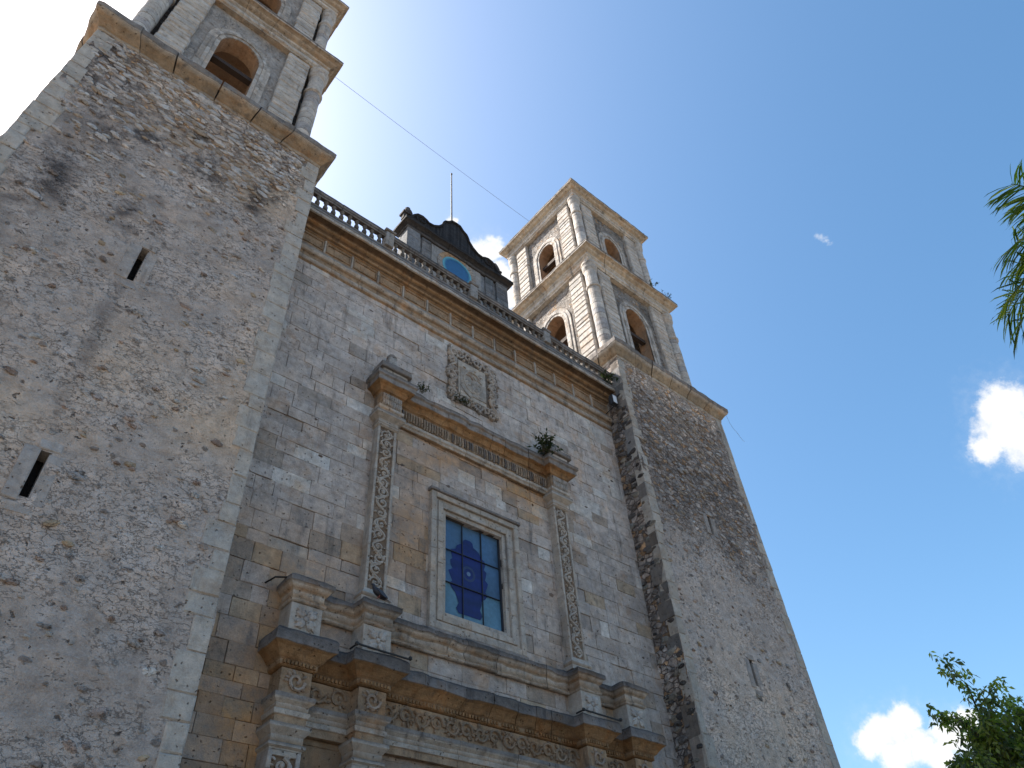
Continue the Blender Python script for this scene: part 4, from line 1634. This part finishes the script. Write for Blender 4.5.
    # recessed panels between the pilasters
    for a, c in ((OUTP[0], IN[0]), (IN[1], OUTP[1])):
        r = MB()
        z = GZ
        while z < 5.5:
            h = RS.uniform(.4, .6)
            z1 = min(z + h, 5.55)
            r.box(a + .34, c - .34, D - .05, D + .02, z + .003, z1 - .003, cj((.24, .165, .105) if RS.random() < .6 else (.24, .215, .20), .15), .01, .006)
            z = z1
        r.build('side_panel', STONE, portal)
    # doorway
    d = MB()
    cz, R = 3.4, 1.6
    n = 19
    for (r0, r1, y) in ((0, .14, D - .02), (.14, .36, D - .08), (.36, .44, D - .12)):
        for i in range(n):
            t0, t1 = math.pi * i / n + .004, math.pi * (i + 1) / n - .004
            q = [((R + r) * math.cos(t), (R + r) * math.sin(t)) for r, t in ((r0, t0), (r0, t1), (r1, t1), (r1, t0))]
            vs = [(XC + u, y, cz + w) for u, w in q] + [(XC + u, D + .4, cz + w) for u, w in q]
            d.add(vs, [(0, 1, 2, 3), (3, 2, 6, 7), (1, 0, 4, 5), (0, 3, 7, 4), (2, 1, 5, 6)], cj(PALE, .1))
    for s in (-1, 1):
        z = GZ
        while z < cz - .01:
            z1 = min(z + RS.uniform(.5, .8), cz)
            xa, xb = (XC - R - .44, XC - R) if s < 0 else (XC + R, XC + R + .44)
            d.box(xa, xb, D - .08, D + .4, z + .003, z1 - .003, cj(PALE, .1), .015, .005)
            z = z1
    # spandrels above the arch
    for i in range(24):
        ta, tb = math.pi * i / 24, math.pi * (i + 1) / 24
        ra = 2.04
        ua, ub = ra * math.cos(ta), ra * math.cos(tb)
        wa, wb = ra * math.sin(ta), ra * math.sin(tb)
        d.add([(XC + ua, D - .03, cz + wa), (XC + ua, D - .03, 5.56), (XC + ub, D - .03, 5.56), (XC + ub, D - .03, cz + wb)], [(0, 1, 2, 3)], cj((.28, .235, .20), .06))
    for s in (-1, 1):
        xa, xb = sorted((XC + s * 2.04, XC + s * (PX_IN - .33)))
        z = GZ
        while z < 5.55:
            z1 = min(z + RS.uniform(.4, .6), 5.56)
            d.box(xa, xb, D - .03, D + .02, z + .002, z1 - .002, cj((.28, .235, .20), .12), .01, .004)
            z = z1
    root = d.build('doorway', STONE, portal)
    w = MB()
    w.box(XC - 1.6, XC + 1.6, D + .42, D + .5, GZ, cz, (.10, .055, .03))
    for i in range(8):
        w.box(XC - 1.6 + .4 * i + .01, XC - 1.6 + .4 * (i + 1) - .01, D + .38, D + .42, GZ, cz, cj((.11, .06, .032), .2), .01)
    N = 16
    vs = [(XC, D + .41, cz)] + [(XC + 1.62 * math.cos(math.pi * i / N), D + .41, cz + 1.62 * math.sin(math.pi * i / N)) for i in range(N + 1)]
    w.add(vs, [(0, i + 1, i) for i in range(1, N + 1)], (.09, .05, .03))
    w.build('door', WOOD, root)


lower_order()

# --------------------------------------------------------------------------- loose things on the building
# flagpole behind the gable
b = MB()
b.lathe(11.41, 15.12, [(.042, 28.3, (.02, .02, .022)), (.036, 30.5, (.02, .02, .022)), (.03, 33.45, (.02, .02, .022)), (.05, 33.47, (.02, .02, .02)), (.05, 33.54, (.02, .02, .02)), (.01, 33.6, (.02, .02, .02))], 8)
o = b.build('flagpole', PLAIN)
set_origin(o, (11.41, 15.12, 28.3))
tag(o, 'thin bare dark flagpole rising from the top of the black scrolled gable', 'flagpole')

# overhead cable between the bell towers
b = MB()
a, c = Vector((4.20, 14.40, 33.33)), Vector((18.85, 17.2, 38.95))
pts = []
for i in range(31):
    t = i / 30
    p = a.lerp(c, t)
    p.z -= 4 * .10 * t * (1 - t)
    pts.append(p)
b.tube([Vector((3.30, 14.35, 33.05))] + pts, .009, 5, (.16, .18, .22))
o = b.build('overhead_cable', PLAIN)
set_origin(o, a)
tag(o, 'thin overhead cable stretched across the sky from the left bell tower to the right one', 'cable')

# loose wire at the right tower's outer corner
b = MB()
e = Vector((TCX['r'] + TW / 2 + .33, YF - .33, 23.62))
b.tube([e + Vector(v) for v in ((-.25, 0, 0), (-.24, -.02, -.45), (-.2, -.03, -.8), (-.06, -.05, -1.1), (.16, -.06, -1.3), (.34, -.06, -1.52), (.48, -.05, -1.58), (.6, -.05, -1.55))], .007, 5, (.22, .26, .32))
o = b.build('loose_wire', PLAIN)
set_origin(o, e)
tag(o, 'thin loose wire dangling from the outer corner of the right tower shaft cornice', 'wire')

# thin black pipes lying on the two inner pedestal ledges
def ledge_pipe(c, label):
    b = MB()
    yy = D - .83
    b.tube([(c - .66, D - .55, 7.30), (c - .66, yy, 7.295), (c - .63, yy, 7.30), (c, yy, 7.29), (c + .62, yy, 7.285), (c + .66, yy, 7.31)], .022, 6, (.018, .018, .02))
    b.blob((c + .67, yy, 7.31), .05, .05, .05, (.02, .02, .02), .1)
    b.blob((c - .67, yy, 7.30), .045, .045, .05, (.02, .02, .02), .1)
    o = b.build('ledge_pipe', PLAIN)
    set_origin(o, (c, yy, 7.28))
    tag(o, label, 'pipe', 'black pipes on the pedestal ledges')


ledge_pipe(IN[0], 'thin black pipe along the cornice ledge below the pigeon, left of the blue window')
ledge_pipe(IN[1], 'thin black pipe along the cornice ledge under the carved die right of the blue window')

# iron rod sticking out beside the outer left pedestal
b = MB()
b.tube([(5.55, D + .05, 8.50), (5.62, D - .35, 8.49), (6.05, D - .60, 8.50)], .022, 6, (.03, .026, .024))
o = b.build('iron_rod', IRON)
set_origin(o, (5.55, D, 8.50))
tag(o, 'short dark iron rod jutting left from the top of the outermost left pedestal', 'rod')

# floodlight where the cornice meets the right tower
def floodlight():
    x, y, z = 18.22, D - .72, 20.55
    r = empty('floodlight', (x, y, z))
    b = MB()
    b.box(x - .14, x + .14, y - .02, y + .16, z - .22, z + .24, (.03, .03, .032), .0, .004)
    for i in range(4):
        b.box(x - .14, x + .14, y + .165, y + .2, z - .18 + i * .1, z - .13 + i * .1, (.03, .03, .032))
    b.build('housing', PLAIN, r)
    b = MB()
    b.box(x - .105, x + .105, y - .03, y - .021, z - .18, z + .2, (.62, .64, .66))
    b.build('lens', m_plain('frosted_glass', .2, 0, .5, .1), r)
    b = MB()
    b.tube([(x - .17, y + .06, z), (x - .17, y + .06, z - .3), (x + .17, y + .06, z - .3), (x + .17, y + .06, z)], .018, 5, (.03, .03, .03))
    b.tube([(x, y + .06, z - .3), (x + .02, y + .4, z - .32), (x + .03, D - .1, z - .35)], .02, 5, (.03, .03, .03))
    b.build('bracket', PLAIN, r)
    tag(r, 'small white faced floodlight on a bracket where the cornice meets the right tower', 'floodlight')


floodlight()


# pigeon on the pedestal of the left inner pilaster
def pigeon():
    o0 = Vector((IN[0] - .08, D - .60, 8.62))
    b = MB()
    # body: chest left, tail lower right; rings along a spine
    spine = [((.235, .0, .02), .012), ((.17, .0, .055), .030), ((.10, .0, .085), .050), ((.03, .0, .115), .072), ((-.05, .0, .145), .082), ((-.11, .0, .175), .070),
             ((-.145, .0, .215), .045), ((-.160, .0, .250), .036), ((-.175, .0, .282), .037), ((-.20, .0, .290), .026), ((-.228, .0, .286), .010), ((-.25, .0, .280), .004)]
    pts = [o0 + Vector(p) for p, r in spine]
    o_ = len(b.v)
    b.tube(pts, [r for p, r in spine], 10, (.030, .032, .042))
    body = b.build('pigeon', FEATHER, None, True)
    set_origin(body, o0)
    w = MB()
    for s in (-1, 1):
        q = []
        for t in np.linspace(0, 1, 6):
            q.append((o0.x - .09 + .29 * t, o0.y + s * (.082 - .03 * t), o0.z + .165 - .125 * t))
        for i in range(5):
            a, c = q[i], q[i + 1]
            h0, h1 = .055 * math.sin(math.pi * (.15 + .8 * i / 5)), .055 * math.sin(math.pi * (.15 + .8 * (i + 1) / 5))
            w.add([(a[0], a[1], a[2] + h0), (c[0], c[1], c[2] + h1), (c[0], c[1] + s * .012, c[2] - h1), (a[0], a[1] + s * .012, a[2] - h0),
                   (a[0], a[1] - s * .02, a[2] + h0), (c[0], c[1] - s * .02, c[2] + h1), (c[0], c[1] - s * .02, c[2] - h1), (a[0], a[1] - s * .02, a[2] - h0)],
                  [(0, 1, 2, 3), (7, 6, 5, 4), (0, 4, 5, 1), (3, 2, 6, 7), (0, 3, 7, 4), (1, 5, 6, 2)], (.045, .047, .058))
    attach(w.build('wings', FEATHER), body)
    t = MB()
    t.add([(o0.x + .15, o0.y - .03, o0.z + .06), (o0.x + .15, o0.y + .03, o0.z + .06), (o0.x + .31, o0.y + .045, o0.z - .015), (o0.x + .31, o0.y - .045, o0.z - .015),
           (o0.x + .15, o0.y - .03, o0.z + .045), (o0.x + .15, o0.y + .03, o0.z + .045), (o0.x + .31, o0.y + .045, o0.z - .025), (o0.x + .31, o0.y - .045, o0.z - .025)],
          [(0, 1, 2, 3), (7, 6, 5, 4), (0, 3, 7, 4), (1, 5, 6, 2), (2, 6, 7, 3), (0, 4, 5, 1)], (.4, .41, .44))
    attach(t.build('tail', FEATHER), body)
    l = MB()
    for s in (-1, 1):
        l.tube([(o0.x - .02, o0.y + s * .03, o0.z + .07), (o0.x - .01, o0.y + s * .03, o0.z + .005)], .008, 5, (.25, .08, .06))
        for a in (-.5, 0, .5):
            l.tube([(o0.x - .01, o0.y + s * .03, o0.z + .006), (o0.x - .045, o0.y + s * .03 + .03 * a, o0.z + .004)], .005, 4, (.25, .08, .06))
    attach(l.build('feet', FEATHER), body)
    tag(body, 'dark pigeon with pale tail perched on the pedestal left of the blue window', 'pigeon')


pigeon()


# --------------------------------------------------------------------------- plants
def leaf(b, p, d, n, L, w, col, droop=.15):
    """one pointed leaf of two bent quads"""
    d = Vector(d).normalized()
    n = Vector(n)
    s = d.cross(n)
    if s.length < 1e-3:
        s = d.cross(Vector((1, 0, 0)))
    s.normalize()
    p = Vector(p)
    m = p + d * L * .5 + Vector((0, 0, -droop * L * .2))
    e = p + d * L + Vector((0, 0, -droop * L))
    b.add([p, m + s * w * .5, e, m - s * w * .5], [(0, 1, 2, 3)], col)


def rand_dir(R=RS):
    while True:
        v = Vector((R.uniform(-1, 1), R.uniform(-1, 1), R.uniform(-1, 1)))
        if .1 < v.length < 1:
            return v.normalized()


def weed(pos, size, n, label, greens=((.04, .05, .03), (.055, .06, .038), (.028, .036, .024)), lean=(0, -.4, .8)):
    r = empty('wall_weed', pos)
    tag(r, label, 'weed', 'weeds rooted in the stonework')
    b, st = MB(), MB()
    for i in range(n):
        d = (rand_dir() + Vector(lean) * 1.0).normalized()
        L = size * RS.uniform(.4, 1.0)
        p0 = Vector(pos) + Vector((RS.uniform(-.3, .3) * size, RS.uniform(-.1, .1) * size, 0))
        pts = [p0, p0 + d * L * .5 + Vector((0, 0, .05 * L)), p0 + d * L]
        st.tube(pts, [.008, .006, .004], 4, (.09, .08, .05))
        for j in range(9):
            t = RS.uniform(.25, 1)
            q = pts[0].lerp(pts[1], t * 2) if t < .5 else pts[1].lerp(pts[2], t * 2 - 1)
            dd = (rand_dir() + d * .6)
            leaf(b, q, dd, rand_dir(), size * RS.uniform(.14, .26), size * RS.uniform(.06, .1), cj(RS.choice(greens), .3))
    b.build('foliage', LEAF, r)
    st.build('stems', BARK, r)


weed((IN[1] - .62, D - .55, 15.86), .85, 26, 'bushy green plant growing on the entablature above the right carved pilaster')
weed((18.25, D - .35, 21.85), .75, 22, 'dark scrubby weed sprouting where the balustrade meets the right tower', ((.03, .045, .022), (.045, .055, .03)))
weed((TCX['r'] + 1.45, TCY - 3.45, 32.17), .7, 9, 'wispy tall weed in front of the upper right belfry arch, on its cornice')
weed((TCX['r'] + 2.75, TCY - 3.45, 32.17), .5, 8, 'small weed by the outer column foot of the upper right belfry')
weed((10.72, D - .1, 16.70), .4, 14, 'patch of green weed on the lower left edge of the carved stone panel', lean=(.3, -.3, .2))
weed((9.0, D - .45, 15.84), .4, 12, 'dark little weed on the left end of the entablature beside its pedestal block', ((.03, .04, .022), (.05, .05, .03)))


def palm():
    base = Vector((11.94, -1.64, GZ))
    top = Vector((11.64, -1.44, 9.03))
    r = empty('palm_tree', base)
    tag(r, 'palm with drooping green feathery fronds at the right edge of the photo', 'palm tree')
    t = MB()
    pts, rr = [], []
    for i in range(40):
        q = i / 39
        p = base.lerp(top, q)
        p += Vector((.10 * math.sin(q * 3.14), .06 * math.sin(q * 3.14), 0))
        pts.append(p)
        rr.append((.20 - .07 * q) * (1.06 if i % 2 else .97))
    t.tube(pts, rr, 12, (.22, .19, .16))
    t.build('trunk', BARK, r)
    # fronds: rachis arching out and hanging, rows of narrow leaflets
    R = random.Random(5)
    tips = [Vector(v) for v in [(9.94, -0.69, 9.69), (9.92, -0.69, 9.27), (10.11, -0.13, 8.8), (10.5, -0.06, 8.8), (10.35, 0.35, 8.19), (10.72, 0.43, 8.02), (10.85, 0.06, 8.52), (10.37, -0.65, 9.24), (11.01, 0.36, 7.98)]]
    for i in range(16):
        az = i * 2.399 + .7
        L = R.uniform(2.0, 2.8)
        tips.append(top + Vector((L * math.cos(az), L * math.sin(az), R.uniform(-1.2, 1.0))))
    tips = [v for i, v in enumerate(tips) if i < 9 or v.x > 11.3]
    sh = Vector((.06, -.05, -.06))
    top, tips = top + sh, [v + sh for v in tips]
    base = base + sh
    base.z = GZ
    for tip in tips:
        f = MB()
        n = 30
        mid = top.lerp(tip, .5) + Vector((0, 0, R.uniform(.45, .8)))
        rach = [(top * (1 - q) ** 2 + mid * 2 * q * (1 - q) + tip * q * q) for q in [k / n for k in range(n + 1)]]
        f.tube(rach, [.03 * (1 - .85 * k / n) for k in range(n + 1)], 5, (.13, .15, .05))
        for k in range(5, n + 1):
            for half in (0, .5):
                a = rach[k - 1].lerp(rach[k], half)
                tan = (rach[k] - rach[k - 1]).normalized()
                sd = tan.cross(Vector((0, 0, 1)))
                if sd.length < .05:
                    sd = Vector((1, 0, 0))
                sd.normalize()
                up = sd.cross(tan)
                t_ = k / n
                ll = .78 * math.sin(math.pi * (.20 + .62 * t_)) ** .7
                for s in (-1, 1):
                    ll2 = ll * R.uniform(.8, 1.1)
                    dr = (sd * s * R.uniform(.7, 1.0) + tan * R.uniform(.7, 1.1) + up * R.uniform(-.35, .35)).normalized()
                    col = cj(R.choice([(.07, .115, .025), (.11, .165, .03), (.045, .08, .022), (.24, .26, .06), (.03, .055, .02)]), .25)
                    w = .034
                    q0 = a
                    q1 = a + dr * ll2 * .45
                    q2 = q1 + (dr + Vector((0, 0, -.25))).normalized() * ll2 * .35
                    q3 = q2 + (dr + Vector((0, 0, -.6))).normalized() * ll2 * .25
                    wv = (tan + up * R.uniform(-.8, .8)).normalized()
                    f.add([q0 - wv * w * .3, q0 + wv * w * .3, q1 + wv * w * .5, q1 - wv * w * .5, q2 + wv * w * .38, q2 - wv * w * .38, q3],
                          [(0, 1, 2, 3), (3, 2, 4, 5), (5, 4, 6)], col)
        f.build('frond', LEAF, r)


palm()


def tree():
    base = Vector((21.65, 5.4, GZ))
    r = empty('broadleaf_tree', base)
    tag(r, 'leafy broadleaf tree with an uneven crown at the lower right corner, before the white cloud', 'tree')
    R = random.Random(3)
    t, f = MB(), MB()
    tips = []

    def branch(p, d, L, rad, lev):
        n = 6
        pts, rr = [p], [rad]
        for i in range(n):
            d = (d + rand_dir(R) * .16 + Vector((0, 0, .04))).normalized()
            p = p + d * L / n
            pts.append(p)
            rr.append(rad * (1 - .5 * (i + 1) / n))
            if lev >= 2:
                tips.append((p, d, lev))
        t.tube(pts, rr, 7 if lev < 2 else 5, (.10, .085, .07))
        if lev < 3:
            for i in range(6 if lev == 1 else 4):
                k = R.randint(1, n)
                dd = (d * .45 + rand_dir(R) * 1.0 + Vector((0, 0, .22))).normalized()
                branch(pts[k], dd, L * R.uniform(.42, .62), rr[k] * .62, lev + 1)
    pts = [base + Vector((.03 * math.sin(k), .03 * math.cos(k), 5.7 * k / 8)) for k in range(9)]
    t.tube(pts, [.26 - .012 * k for k in range(9)], 9, (.10, .085, .07))
    for k in range(32):
        az = k * 2.399
        el = (.15, .5, .95)[k % 3] + R.uniform(-.1, .15)
        d = Vector((math.cos(az) * math.cos(el), math.sin(az) * math.cos(el), math.sin(el)))
        branch(pts[R.randint(5, 8)], d, R.uniform(2.0, 2.6), .10, 1)
    for (p, d, lev) in tips:
        m = 5 if lev == 3 else 4
        for _ in range(m):
            c = p + rand_dir(R) * R.uniform(.03, .32)
            shade = R.choice([(.09, .12, .06), (.15, .20, .05), (.24, .29, .06), (.17, .19, .12), (.30, .33, .09)])
            for j in range(5):
                leaf(f, c + rand_dir(R) * .06, rand_dir(R) + Vector((0, 0, -.25)), rand_dir(R), R.uniform(.11, .18), R.uniform(.05, .085), cj(shade, .25, R), .3)
    t.build('trunk', BARK, r)
    f.build('crown', LEAF, r)
    zs = [v[2] for v in f.v]
    print('TREE', len(tips), len(f.f), min(zs), max(zs), min(v[0] for v in f.v), max(v[0] for v in f.v))


tree()
print('OBJS', len(scene.objects), 'POLYS', sum(len(o.data.polygons) for o in scene.objects if o.type == 'MESH'))
